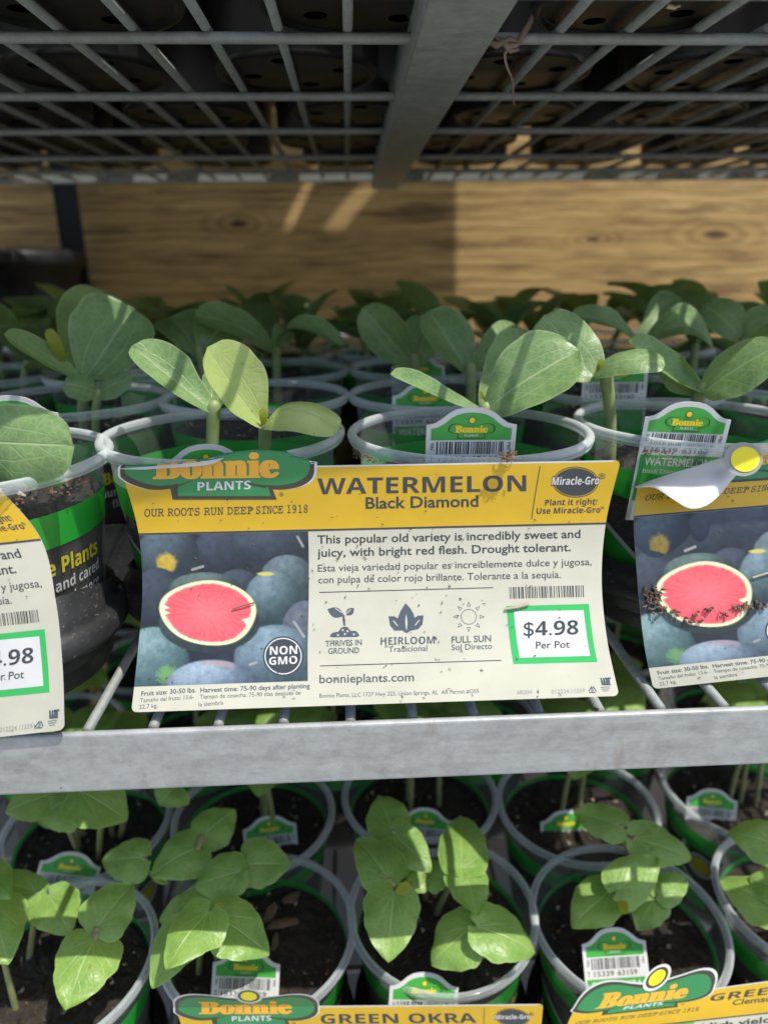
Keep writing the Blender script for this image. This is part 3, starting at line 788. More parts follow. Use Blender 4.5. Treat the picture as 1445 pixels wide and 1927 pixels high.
def lin(r, g, b): return np.array([((c / 255) / 12.92 if c / 255 < 0.04045 else ((c / 255 + 0.055) / 1.055) ** 2.4) for c in (r, g, b)])
_rng = np.random.default_rng(7)
def vnoise(x, y, sc_, seed):
    r = np.random.default_rng(seed); g_ = r.random((64, 64))
    xs, ys = x * sc_, y * sc_
    xi, yi = np.floor(xs).astype(int), np.floor(ys).astype(int); fx, fy = xs - xi, ys - yi
    fx, fy = fx * fx * (3 - 2 * fx), fy * fy * (3 - 2 * fy)
    G = lambda i, j: g_[i % 64, j % 64]
    return (G(xi, yi) * (1 - fx) + G(xi + 1, yi) * fx) * (1 - fy) + (G(xi, yi + 1) * (1 - fx) + G(xi + 1, yi + 1) * fx) * fy
def ss(a, b, x):
    t = np.clip((x - a) / (b - a), 0, 1); return t * t * (3 - 2 * t)
def paint_melons(x, y):
    """the picture printed on the watermelon cards (flat print), as linear colour at card positions"""
    n1, n2, n3 = vnoise(x, y, .05, 1), vnoise(x, y, .16, 2), vnoise(x, y, .45, 3)
    c = np.ones(x.shape + (3,)) * lin(38, 42, 52); c = c * (0.7 + 0.6 * n1)[..., None]
    def ball(cx, cy, rx, ry, col, hi, d=.5, seed=9):
        nonlocal c
        dx, dy = (x - cx) / rx, (y - cy) / ry; q = np.sqrt(dx * dx + dy * dy)
        zz = np.sqrt(np.clip(1 - q * q, 0, 1)); lt = np.clip(.30 * dx * -1 - .62 * dy + .55 * zz, 0, 1)
        k = (.40 + .75 * lt)[..., None] * lin(*col) + (lt ** 3)[..., None] * (lin(*hi) - lin(*col)) * d
        st = vnoise(x + seed * 13, y + seed * 7, .11, seed)
        k = k * (.62 + .42 * st + .26 * n3 + .14 * vnoise(x, y, .9, seed + 50))[..., None]
        m = ss(1.03, .97, q)[..., None]
        c = c * (1 - m) + k * m
    ball(424, 1040, 62, 50, (52, 60, 74), (95, 105, 125), .4, 2)
    ball(512, 1020, 78, 48, (60, 70, 84), (110, 122, 140), .4, 3)
    ball(316, 1044, 58, 58, (62, 76, 88), (120, 140, 152), .6, 4)
    m = (ss(23, 13, np.hypot(x - 313, y - 1059) + 6 * (n2 - .5)))[..., None]; c = c * (1 - m) + m * lin(196, 168, 62) * (.75 + .4 * n2)[..., None]
    ball(296, 1130, 52, 62, (52, 60, 72), (86, 96, 112), .4, 5)
    ball(541, 1092, 52, 48, (78, 96, 100), (140, 156, 162), .5, 6)
    ball(448, 1105, 42, 34, (54, 62, 74), (90, 98, 116), .4, 7)
    ball(514, 1129, 54, 56, (70, 94, 98), (150, 172, 184), .7, 8)
    m = (ss(16, 9, np.hypot((x - 500) * .8, (y - 1080) * 3.6)))[..., None]; c = c * (1 - m) + m * lin(205, 190, 90)
    ball(575, 1190, 45, 60, (80, 88, 98), (120, 128, 142), .4, 18)
    ball(386, 1108, 68, 31, (70, 88, 86), (128, 148, 140), .5, 10)
    ball(520, 1242, 80, 66, (90, 112, 124), (150, 172, 184), .6, 11)
    ball(290, 1246, 66, 66, (86, 118, 122), (158, 184, 184), .7, 12)
    m = (ss(30, 8, np.hypot(x - 316, (y - 1270) * 1.2) + 16 * (n3 - .5)))[..., None] * .6; c = c * (1 - m) + m * lin(120, 178, 100)
    ball(394, 1172, 95, 56, (66, 82, 84), (92, 108, 108), .3, 13)
    a = -.06; dx, dy = x - 392.5, y - 1153
    ex, ey = dx * math.cos(a) - dy * math.sin(a), dx * math.sin(a) + dy * math.cos(a)
    ang = np.arctan2(ey / 62, ex / 93)
    q = np.sqrt((ex / 92) ** 2 + (ey / 62) ** 2) * (1 + .025 * np.sin(3 * ang + 1) + .012 * np.sin(5 * ang))
    m = ss(1.0, .975, q)[..., None]; c = c * (1 - m) + m * lin(206, 214, 150)
    m = ss(.985, .93, q)[..., None]; c = c * (1 - m) + m * lin(246, 240, 196)
    notch = .09 * np.exp(-((ang - 0.22) / .10) ** 2) + .07 * np.exp(-((np.abs(ang) - 3.05) / .05) ** 2)
    fl = lin(234, 90, 98) * (1 - .0 * q[..., None])
    fib = vnoise(ang * 9 + 40, q * 2.0, 2.4, 21); core = ss(.75, .1, q)[..., None]
    nf = vnoise(x, y, 1.1, 44); fl = fl * (.55 + .46 * fib + .22 * n3 + .30 * nf)[..., None]; fl = fl * (1 - .45 * core) + .45 * core * lin(244, 128, 134) * (.85 + .3 * n2)[..., None]
    m = ss(.93, .85, q + notch * 1.6 + .03 * (n2 - .5))[..., None]; c = c * (1 - m) + m * fl
    ball(400, 1292, 87, 50, (98, 118, 138), (172, 190, 204), .8, 14)
    m = (ss(1.0, .93, np.sqrt(((x - 400) / 87) ** 2 + ((y - 1292) / 50) ** 2)) * ss(.72, .88, np.sqrt(((x - 400) / 87) ** 2 + ((y - 1292) / 50) ** 2)) * ss(1285, 1250, y) * ss(370, 400, x) * ss(450, 425, x))[..., None] * .5
    c = c * (1 - m) + m * lin(190, 140, 130)
    for (x0, y0, x1, y1) in ((362, 1072, 382, 1066), (553, 1170, 572, 1198), (470, 1251, 482, 1247), (560, 1010, 570, 1028)):
        d = np.array([x1 - x0, y1 - y0]); ln = np.hypot(*d); s = np.clip(((x - x0) * d[0] + (y - y0) * d[1]) / ln**2, 0, 1)
        m = ss(3.0, 1.4, np.hypot(x - x0 - s * d[0], y - y0 - s * d[1]))[..., None]; c = c * (1 - m) + m * lin(150, 152, 148)
    return np.clip(c * 0.92 + .006, 0, 1)
def paint_okra(x, y):
    n1, n2 = vnoise(x, y, .06, 31), vnoise(x + .6 * y, y * .2, .13, 32)
    c = lin(92, 150, 60) * (.35 + 1.1 * n1)[..., None]
    m = ss(.55, .75, n2)[..., None]; return np.clip(c * (1 - m) + m * lin(190, 214, 150), 0, 1)

def rrect(u0, u1, t0, t1, r, asp, corners=(1, 1, 1, 1), n=6):
    out = []
    for (cx, cy, a0, k) in ((u1 - r, t0 + r * asp, -math.pi / 2, 0), (u1 - r, t1 - r * asp, 0, 1), (u0 + r, t1 - r * asp, math.pi / 2, 2), (u0 + r, t0 + r * asp, math.pi, 3)):
        if corners[k]:
            for i in range(n + 1):
                a = a0 + math.pi / 2 * i / n; out.append((cx + r * math.cos(a), cy + r * asp * math.sin(a)))
        else:
            out.append([(u1, t0), (u1, t1), (u0, t1), (u0, t0)][k])
    return out
_fitc = {}
def sign(surf, label, items, key, photo='melon', clip=None, specks=150, seed=1, group=None, bodymat=None):
    b = surf.pos(np.array([.5]), np.array([1.0]))[0]
    root = thing('plant_sign', tuple(b), label, 'sign', group)
    root.location = tuple(b)
    asp = surf.W / surf.H
    card2d = filled(rrect(0, 1, 0, 1, .012, asp, (1, 1, 1, 0 if clip else 1)))
    parts = {}
    def put(name, ut, fs, mat, layer, parent=None, **k):
        p = surf.pos(ut[:, 0], ut[:, 1], layer * 6e-5)
        return wmesh(name, p, fs, mat, root, parent, **k)
    cu, cf = cut(*card2d, clip=clip)
    put('card', cu, cf, bodymat or M_cream, 0)
    put('card_back', cu, [q[::-1] for q in cf], M_white, -5)
    for i, (name, grp, mat, layer, shp) in enumerate(items):
        ck = (key, i)
        if ck not in _fitc:
            if isinstance(shp, str):
                if shp == 'HEADER': ut = filled(rrect(0, 1, 0, HEAD_T, .012, asp, (1, 0, 0, 0)))
                elif shp == 'EDGE': ut = (np.array([(.02, .0), (.986, .0), (.986, .006), (.02, .006)]), [(0, 1, 2, 3)])
                else: ut = (np.array([(0, HEAD_T - .001), (1, HEAD_T - .001), (1, HEAD_T + .007), (0, HEAD_T + .007)]), [(0, 1, 2, 3)])
            else:
                u, t = inv(shp[0][:, 0], shp[0][:, 1]); ut = (np.stack([u, t], -1), shp[1])
            _fitc[ck] = cut(*ut)
        ut, fs = _fitc[ck]
        if clip:
            ut, fs = cut(ut, fs, clip)
        if len(fs) == 0: continue
        if grp:
            o = put(name if grp not in parts else name, ut, fs, mat, layer, parts.get(grp))
            if grp not in parts: parts[grp] = o
        else:
            put(name, ut, fs, mat, layer)
    # printed picture
    nu, nv = 190, 170
    uu, tt = np.meshgrid(np.linspace(0.0, .3625, nu), np.linspace(.273, .888, nv))
    pxy = CANVAS.px(uu.ravel(), tt.ravel())
    colr = (paint_melons if photo == 'melon' else paint_okra)(pxy[:, 0], pxy[:, 1])
    col4 = np.concatenate([colr, np.ones((len(colr), 1))], 1)
    fs = [(j * nu + i, j * nu + i + 1, (j + 1) * nu + i + 1, (j + 1) * nu + i) for j in range(nv - 1) for i in range(nu - 1)]
    P = surf.pos(uu.ravel(), tt.ravel(), 1.0 * 6e-5)
    wmesh('printed_picture', P, fs, M_photo, root, col=col4)
    # dirt specks lying on the card
    r = random.Random(seed); sv, sf = [], []
    for _ in range(specks):
        u, t = r.random(), r.random() ** 1.1
        if r.random() < .4: u, t = .56 + .15 * r.gauss(0, 1), .55 + .25 * r.gauss(0, 1)
        if not (0.01 < u < .99 and 0.01 < t < .99): continue
        L_, w = r.uniform(.0012, .0058) * (1.6 if r.random() < .15 else 1), r.uniform(.0007, .0017); a = r.uniform(0, math.pi) if r.random() < .4 else r.gauss(.5, .35)
        k = 5
        pts = []
        for i in range(k):
            b_ = 2 * math.pi * i / k + r.uniform(-.3, .3); x_, y_ = L_ * math.cos(b_) * r.uniform(.5, 1), w * math.sin(b_) * r.uniform(.6, 1.4)
            pts.append((u + (x_ * math.cos(a) - y_ * math.sin(a)), t + (x_ * math.sin(a) + y_ * math.cos(a)) * asp))
        pts = np.array(pts)
        if clip and any((p[0] - clip[0][0]) * clip[1][0] + (p[1] - clip[0][1]) * clip[1][1] > 0 for p in pts): continue
        q = surf.pos(pts[:, 0], pts[:, 1], 4.5e-4); n0 = len(sv); sv += list(q); sf.append(tuple(range(n0, n0 + k)))
    o = wmesh('dirt_specks', sv, sf, M_dirt, root); o['kind'] = 'stuff'
    return root

MELON = header_items('WATERMELON', 'Black Diamond', (597, 990), (688, 900), ball=False) + body_items()
OKRA = header_items('GREEN OKRA', 'Clemson Spineless', (597, 990), (662, 905)) + [('lettering', None, M_dark, 1, P_text('High yields of spineless pods', 597, 1023, 1092, 1012, 15.2, 'r', 0.022))]

# the middle card: the logo's top is folded back along its upper edge
uu_ = np.array([0, .02, .09, .165, .215, .28, .335, .362, .385, 1.0])
tt_ = np.array([0, .0, -.002, -.020, -.045, -.055, -.045, -.02, 0, 0])
def ts_mid(u): return np.interp(u, uu_, tt_)
S_MID = Card(list(zip(CANVAS.t, [q[:2] for q in CANVAS.LR], [q[2:] for q in CANVAS.LR])), 0.185, R(168), ts_mid)
sg = sign(S_MID, 'bent yellow and cream watermelon price card, fully in view in the middle', MELON, 'melon', specks=170, seed=3, group='watermelon price cards')
# white strip where the card's edge turns over
eu = np.linspace(0.0, .21, 14); w0 = np.interp(eu, [0, .04, .09, .12, .16, .19, .21], [.004, .011, .011, .014, .016, .016, .0])
tp = np.interp(eu, [0, .05, .1, .16, .21], [0, -.004, -.010, -.020, -.036])
pu = np.concatenate([eu, eu]); pt = np.concatenate([tp - .004, tp - .004 + w0])
q = S_MID.base(pu, np.maximum(pt, -1)) ; nn = (-q / np.linalg.norm(q, axis=1)[:, None])
q[:14] += nn[:14] * .0012; q[14:] += nn[14:] * .0026
wmesh('turned_edge', q, [(i, i + 1, 15 + i, 14 + i) for i in range(13)], M_white, sg)
# the card cut by the left edge of the picture
def shift(rows): return rows
LW = 925
lr = [(0, (-26, 893)), (.265, (76, 1014)), (.5, (104, 1130)), (.75, (117, 1252)), (1, (121, 1374))]
S_LEFT = Card([(t, (x - LW * (1 - .045 * t), y + 98), (x, y)) for t, (x, y) in lr], 0.183, 0.0, None, 0.952, 0.0, 1.0)
sign(S_LEFT, 'watermelon price card cut by the left edge, only its price half showing', MELON, 'melon', specks=150, seed=11, group='watermelon price cards')
# the card on the right, its logo corner rolled forward
rr_ = [(0, (1207, 876)), (.265, (1193, 971)), (.5, (1199, 1085)), (.75, (1211, 1205)), (1, (1229, 1297))]
S_RIGHT = Card([(t, (x, y), (x + 850, y - 62 - 30 * t)) for t, (x, y) in rr_], 0.183, 0.0, None, 1.03, 0.0)
def uv_of(S, px, py):
    u, t = .2, .1
    for _ in range(7):
        p = S.px(np.array([u]), np.array([t]))[0]; e = 1e-3
        a = (S.px(np.array([u + e]), np.array([t]))[0] - p) / e; b_ = (S.px(np.array([u]), np.array([t + e]))[0] - p) / e
        rx, ry = px - p[0], py - p[1]; det = a[0] * b_[1] - a[1] * b_[0]
        u += (rx * b_[1] - ry * b_[0]) / det; t += (ry * a[0] - rx * a[1]) / det
    return u, t
ca_, cb_ = uv_of(S_RIGHT, 1190, 917), uv_of(S_RIGHT, 1412, 842)
nrm = np.array([(cb_[1] - ca_[1]), -(cb_[0] - ca_[0])])
sgr = sign(S_RIGHT, 'watermelon price card at the right edge, corner rolled forward, soil stuck on it', MELON, 'melon', clip=(ca_, tuple(nrm)), specks=110, seed=23, group='watermelon price cards')
def dR(px, py):
    u, t = uv_of(S_RIGHT, px, py); return float(np.linalg.norm(S_RIGHT.base(np.array([u]), np.array([t]))[0]) / ray(px, py).length)
# rolled corner: from the fold line outward and down over the card, its white back showing
Ftop = [(1194, 916), (1230, 902), (1270, 889), (1310, 877), (1345, 865), (1380, 854), (1412, 843)]
Fbot = [(1197, 918), (1232, 918), (1264, 938), (1300, 957), (1338, 946), (1376, 905), (1420, 850)]
gv, gf = [], []
NS, NK = 24, 10
def lerp_list(L, s):
    x = s * (len(L) - 1); i = min(int(x), len(L) - 2); f_ = x - i
    p = [np.array(L[max(i - 1, 0)], float), np.array(L[i], float), np.array(L[i + 1], float), np.array(L[min(i + 2, len(L) - 1)], float)]
    return 0.5 * ((2 * p[1]) + (-p[0] + p[2]) * f_ + (2 * p[0] - 5 * p[1] + 4 * p[2] - p[3]) * f_**2 + (-p[0] + 3 * p[1] - 3 * p[2] + p[3]) * f_**3)
for i in range(NS + 1):
    a, b_ = lerp_list(Ftop, i / NS), lerp_list(Fbot, i / NS)
    for k in range(NK + 1):
        f_ = k / NK; p = a * (1 - f_) + b_ * f_
        lift = .0135 * math.sin(math.pi * .5 * min(1, f_ * 1.25)) * math.sin(math.pi * min(1, .12 + .9 * i / NS)) ** .6
        d = dR(*p) - .001 - lift
        gv.append(ray(*p) * d)
for i in range(NS):
    for k in range(NK):
        gf.append((i * (NK + 1) + k, (i + 1) * (NK + 1) + k, (i + 1) * (NK + 1) + k + 1, i * (NK + 1) + k + 1))
wmesh('rolled_corner', gv, gf, M_white, sgr, smooth=True)
def disc3(px, py, rpx, d, mat, name, tilt, root, n=28, parent=None):
    c = ray(px, py) * d; nrm_ = (-c).normalized()
    nrm_ = (nrm_ + Vector(tilt)).normalized()
    s = nrm_.cross(Vector((0, 0, 1))).normalized(); t_ = nrm_.cross(s)
    r = rpx / F * d
    vv = [c] + [c + (s * math.cos(2 * math.pi * k / n) + t_ * math.sin(2 * math.pi * k / n)) * r for k in range(n)]
    return wmesh(name, vv, [(0, k + 1, (k + 1) % n + 1) for k in range(n)], mat, root, parent)
d0 = dR(1400, 864) - .017
bt = disc3(1398, 864, 33, d0, M_pale, 'ball_tab', (.1, 0, .25), sgr)  # white border drawn in grey, its shade put into the colour
disc3(1402, 864, 24.5, d0 - .0006, M_ball, 'ball', (.1, 0, .25), sgr, parent=bt)

# okra cards at the foot of the picture
uo = np.array([0, .36, .385, 1.0]); 
S_O1 = Card([(0, (331, 1897), (1022, 1891)), (.265, (352, 1975), (1016, 1966)), (.5, (362, 2075), (1012, 2062)), (1, (350, 2280), (1020, 2262))], 0.183, R(-19), lambda u: np.full_like(u, -.0), 0.965)
sign(S_O1, 'okra price card at the bottom edge, its squashed logo leaning back', OKRA, 'okra', photo='okra', specks=90, seed=31, group='okra price cards')
S_O2 = Card([(0, (1082, 1897), (1752, 1806)), (.265, (1064, 1948), (1738, 1874)), (.5, (1066, 2036), (1728, 1955)), (1, (1085, 2236), (1745, 2160))], 0.183, 0.0, None, 0.962)
sign(S_O2, 'okra price card at the lower right corner, logo and yellow ball standing up', OKRA, 'okra', photo='okra', specks=90, seed=37, group='okra price cards')

# ------------------------------------------------------------------ seedling cups
def rad(z): return 0.0385 + (0.0512 - 0.0385) * z / CUP_H
Hc = CUP_H
cup_wall_me = mdata('cup_wall', *lathe([(0.0, .0161), (rad(0.0161), .0161), (rad(.03), .03), (rad(.06), .06), (rad(.09), .09), (rad(.1045), .1045), (rad(.1050) + .0012, .1052), (rad(.1085) + .0012, .1085)], 56), M_clear, True)
rimp = []
for k in range(11):
    a = math.pi * (1.15 - 1.45 * k / 10)
    rimp.append((.0533 + .0021 * math.cos(a), .1103 + .0021 * math.sin(a)))
rimp = [(rad(.1085) + .0012, .1080)] + rimp + [(.0549, .1086), (.0545, .1076)]
rim_me = mdata('rim', *lathe(rimp, 64), M_rim, True)
BZ0, BZ1 = .0815, .0955
band_me = mdata('green_band', *lathe([(rad(BZ0) + .0004, BZ0), (rad(BZ1) + .0004, BZ1)], 56), M_band, True)
def soil_mesh(seed):
    r = np.random.default_rng(seed); SZ = (.0, .0825, .0905, .0945)[seed]
    v, f = lathe([(rad(.0172) - .0012, .0172), (rad(.03) - .0012, .03), (rad(.055) - .0012, .055), (rad(SZ) - .0012, SZ - .002)], 56)
    n0 = len(v); fm = [1] * len(f)
    rings = [1.0, .93, .85, .75, .64, .52, .40, .28, .16]
    ph = r.random(8) * 6.28
    for q in rings:
        for k in range(56):
            a = 2 * math.pi * k / 56; rr = (rad(SZ) - .0012) * q
            x, y = rr * math.sin(a), -rr * math.cos(a)
            z = SZ - .002 + (.0 if q == 1 else .0025 * math.sin(70 * x + ph[0]) * math.sin(60 * y + ph[1]) + .0016 * math.sin(170 * x + ph[2]) * math.sin(190 * y + ph[3]) + r.normal(0, .0009))
            v.append((x, y, z))
    for i in range(len(rings) - 1):
        for k in range(56):
            k2 = (k + 1) % 56; f.append((n0 + i * 56 + k, n0 + i * 56 + k2, n0 + (i + 1) * 56 + k2, n0 + (i + 1) * 56 + k)); fm.append(0)
    f.append(tuple(n0 + (len(rings) - 1) * 56 + k for k in range(56))); fm.append(0)
    # loose crumbs on top
    for _ in range(260):
        a, q = r.random() * 6.28, math.sqrt(r.random()) * .93 * (rad(SZ) - .0015); s = r.uniform(.0006, .0020)
        c = np.array([q * math.sin(a), -q * math.cos(a), SZ - .0015 + s * .5]); n1 = len(v)
        d = r.normal(size=(4, 3)); d /= np.linalg.norm(d, axis=1)[:, None]
        for e in d: v.append(tuple(c + e * s * r.uniform(.6, 1.5)))
        mi = int(r.choice([0, 2, 3], p=[.74, .16, .10]))
        for t in ((0, 1, 2), (0, 2, 3), (0, 3, 1), (1, 3, 2)): f.append(tuple(n1 + i for i in t)); fm.append(mi)
    me = mdata('soil', v, f, [M_soil, M_soilw, M_chip, M_straw], False, fmat=fm)
    return me
soil_mes = [soil_mesh(s) for s in (1, 2, 3)]
def wrap_items(items, off=.0006):
    """flat print wrapped on the cup: x = angle in radians from the front, y = height"""
    out = []
    for (name, mat, (p, fs), o) in items:
        v = [((rad(q[1]) + off + o) * math.sin(q[0]), -(rad(q[1]) + off + o) * math.cos(q[0]), q[1]) for q in p]
        out.append((name, mdata(name, v, fs, mat)))
    return out
def ctext(body, a0, a1, z, cap, style='b', off=0.0):
    co, fs = glyphs(body, style, off); return np.stack([a0 + co[:, 0] * (a1 - a0), z + co[:, 1] * cap], -1), fs
def cring(a, z, r, w):
    n = 32; o_ = [(a + r / .047 * math.cos(2 * math.pi * k / n), z + r * math.sin(2 * math.pi * k / n)) for k in range(n)]
    i_ = [(a + (r - w) / .047 * math.cos(2 * math.pi * k / n), z + (r - w) * math.sin(2 * math.pi * k / n)) for k in range(n)]
    return np.array(o_ + i_), [(k, (k + 1) % n, n + (k + 1) % n, n + k) for k in range(n)]
def cdisc(a, z, r):
    n = 28; return np.array([(a + r / .047 * math.cos(2 * math.pi * k / n), z + r * math.sin(2 * math.pi * k / n)) for k in range(n)]), [tuple(range(n))]
sweep = []
nq = 24
for k in range(nq + 1):
    a = -1.5 + 1.0 * k / nq; sweep.append((a, .072 - .030 * (k / nq) ** 1.5))
sw_low = [(a, z - .0028) for a, z in sweep]
sw_p = np.array(sweep + sw_low); sw_f = [(i, i + 1, nq + 2 + i, nq + 1 + i) for i in range(nq)]
gr_low = [(a, .030) for a, z in sweep]
gr_p = np.array(sw_low + gr_low)
cup_print = wrap_items([
    ('lettering', M_cupyellow, ctext('Bonnie Plants', -.05, .98, .0700, .0066, 'b', .01), 0),
    ('lettering', M_cupwhite, ctext('nurtured and cared', -.10, 1.0, .0625, .0048, 'b'), 0),
    ('lettering', M_cupwhite, ctext('flower and more', .02, 1.0, .0555, .0048, 'b'), 0),
    ('print_sweep', M_cupwhite, (sw_p, sw_f), 0), ('print_field', M_band, (gr_p, sw_f), 0),
    ('print_ring', M_cupwhite, cring(-.62, .0690, .0100, .0026), .0003), ('print_disc', M_cupyellow, cdisc(-.62, .0690, .0066), .0003)])
ORD = ['first', 'second', 'third', 'fourth', 'fifth', 'sixth', 'seventh', 'eighth', 'ninth', 'tenth', 'eleventh', 'twelfth']
CUPS = []
def cup(x, y, zb, rotz, label, group, n=0, prints=True):
    c = thing('seedling_cup', (x, y, zb), label, 'plant cup', group)
    c.rotation_euler = (0, 0, rotz)
    link('cup_wall', cup_wall_me, c); link('rim', rim_me, c); link('green_band', band_me, c)
    link('soil', soil_mes[n % 3], c, (0, 0, 0), (0, 0, n * 1.3))
    if prints:
        for nm, me in cup_print: link(nm, me, c)
    CUPS.append((x, y, zb)); return c
zb_mid = RIM_MID - CUP_H + 0.0006
RIM_LOW = -0.353
zb_low = Z_LOW - .0156; RIM_LOW = zb_low + .1119
def X_at(px, py, y): return atY(px, py, y).x
front = [(-62, 850, .286, .50), (421, 815, .3225, .35), (882, 820, .3165, .1), (1302, 800, .3290, -.02), (1775, 800, .335, .6)]
fl = ['clear seedling cup with yellow lettering, cut by the left edge above the cut-off price card', 'clear seedling cup behind the logo of the middle watermelon card',
      'clear seedling cup behind the WATERMELON title, white tag inside its front rim', 'clear seedling cup behind the card with the rolled corner', 'clear seedling cup past the right edge']
for i, (px, py, y, rz) in enumerate(front[:4]):
    cup(X_at(px, py, y), y, zb_mid, rz, fl[i], 'watermelon seedling cups', (2, 0, 1, 1)[i])
rows_mid = [(.4225, [-215, 137, 482, 830, 1178, 1525], 757), (.532, [-40, 235, 515, 795, 1075, 1355], 705), (.640, [40, 280, 515, 750, 985, 1220, 1450], 672), (.748, [120, 322, 525, 728, 930, 1130, 1330], 650)]
rng = random.Random(4)
BACKCUPS = []
for ri, (y, pxs, py) in enumerate(rows_mid):
    vis = [p for p in pxs if -150 < p < 1600]
    for j, px in enumerate(vis):
        yy = y + rng.uniform(-.003, .003)
        x = X_at(px, py, yy)
        lab = 'clear seedling cup on the watermelon shelf, %s from left in %s row from front' % (ORD[j], ORD[ri + 1])
        cup(x, yy, zb_mid, rng.uniform(0, 6), lab, 'watermelon seedling cups', 2 + 3 * j, prints=(ri == 0))
        BACKCUPS.append((ri, x, yy, px))
flat_parts = []
for k_ in range(4):
    x0_, x1_ = -.62 + .335 * k_, -.62 + .335 * k_ + .329
    fo = thing('nursery_flat', ((x0_ + x1_) / 2, .60, Z_MID + .0003), 'shallow black nursery flat under the back cups, %s from left' % ORD[k_], 'nursery flat', 'black nursery flats')
    w_, y0_, y1_ = (x1_ - x0_) / 2, .372 - .60, .815 - .60
    link('flat_base', mdata('flat_base', *box(-w_, w_, y0_, y1_, 0, .0012), M_black), fo)
    for nm_, bb in (('flat_side', (-w_, w_, y0_ - .0012, y0_, 0, .034)), ('flat_side', (-w_, w_, y1_, y1_ + .0012, 0, .034)), ('flat_side', (-w_ - .0012, -w_, y0_, y1_, 0, .034)), ('flat_side', (w_, w_ + .0012, y0_, y1_, 0, .034))):
        link(nm_, mdata(nm_, *box(*bb), M_black), fo)
# black sleeves that hold the front cups
def sleeve_mesh():
    seg = 72; prof = [(.0425, 0.0), (.0440, .004), (.0455, .026), (.0520, .0275), (.0532, .031), (.0522, .0395), (.0500, .042), (.0478, .045), (.0482, 1)]
    v, f = [], []
    for i, (r, z) in enumerate(prof):
        for k in range(seg):
            a = 2 * math.pi * k / seg
            if i == len(prof) - 1:
                s = .5 + .5 * math.cos(2 * (a - .15)); z_ = .050 + .020 * s ** 0.8; r_ = r + .0012 * s
            else: z_, r_ = z, r
            v.append((r_ * math.sin(a), -r_ * math.cos(a), z_ * .66))
    # middle ring between flange and scalloped lip
    for i in range(len(prof) - 1):
        for k in range(seg):
            k2 = (k + 1) % seg; f.append((i * seg + k, i * seg + k2, (i + 1) * seg + k2, (i + 1) * seg + k))
    n0 = len(v)
    for k in range(seg):
        a = 2 * math.pi * k / seg; s = .5 + .5 * math.cos(2 * (a - .15))
        v.append(((.0466 + .0012 * s) * math.sin(a), -(.0466 + .0012 * s) * math.cos(a), (.0495 + .020 * s ** .8) * .66))
    for k in range(seg):
        v.append((.0455 * math.sin(2 * math.pi * k / seg), -.0455 * math.cos(2 * math.pi * k / seg), .01))
    t0 = (len(prof) - 1) * seg
    for k in range(seg):
        k2 = (k + 1) % seg; f.append((t0 + k, t0 + k2, n0 + k2, n0 + k)); f.append((n0 + k, n0 + k2, n0 + seg + k2, n0 + seg + k))
    return mdata('sleeve', v, f, M_black, True)
sleeve_me = sleeve_mesh()
sl = ['dusty black sleeve round the cup beside the cut-off price card', 'dusty black sleeve round the cup at the left side of the middle card', 'dusty black sleeve hidden behind the middle card', 'dusty black sleeve round the cup behind the card with rolled corner']
for i, (px, py, y, rz) in enumerate(front[:4]):
    o = link('cup_sleeve', sleeve_me, None, (X_at(px, py, y), y, Z_MID + .0004), (0, 0, (.55, -.3, .2, .4)[i]))
    tag(o, sl[i], 'cup sleeve', 'black cup sleeves')

lowfront = [(98, 1805), (487, 1748), (832, 1708), (1181, 1728), (1532, 1690)]
ll = ['clear cup of okra cut by the left edge, at the lower left corner', 'clear cup of okra with bark chips, above the squashed okra logo', 'clear cup of okra with a yellow bud, above the GREEN OKRA title',
      'clear cup of okra with the big white tag and the yellow ball sign', 'clear cup of okra cut by the right edge']
LOWC = []
for i, (px, py) in enumerate(lowfront):
    p = atz(px, py, RIM_LOW); LOWC.append(p)
    cup(p.x, p.y, zb_low, (.3, .5, .9, -.1, .3)[i], ll[i], 'okra seedling cups', 2 + 3 * i)
    o = link('cup_sleeve', sleeve_me, None, (p.x, p.y, Z_LOW + .0004), (0, 0, .6 + i))
    tag(o, 'dusty black sleeve round the %s okra cup from left in the front row' % ORD[i], 'cup sleeve', 'black cup sleeves')
lowback = [(165, 1545), (478, 1530), (790, 1492), (1085, 1512), (1395, 1478)]
for i, (px, py) in enumerate(lowback):
    p = atz(px, py, RIM_LOW); LOWC.append(p)
    cup(p.x, p.y, zb_low, rng.uniform(0, 6), 'clear cup of okra in the second row, %s from left, under the front rail' % ORD[i], 'okra seedling cups', 2 + 3 * i)
LOWBACK = []
for rr3, y3 in enumerate((.50, .61, .72)):
    for i in range(7):
        x3 = -.36 + .113 * i + (.0, .05, .01)[rr3]
        cup(x3, y3, zb_low, rng.uniform(0, 6), 'clear cup of okra deep in shade, %s from left in %s row' % (ORD[i], ORD[rr3 + 2]), 'okra seedling cups', 2, prints=False)
        LOWBACK.append((x3, y3, rr3, i))

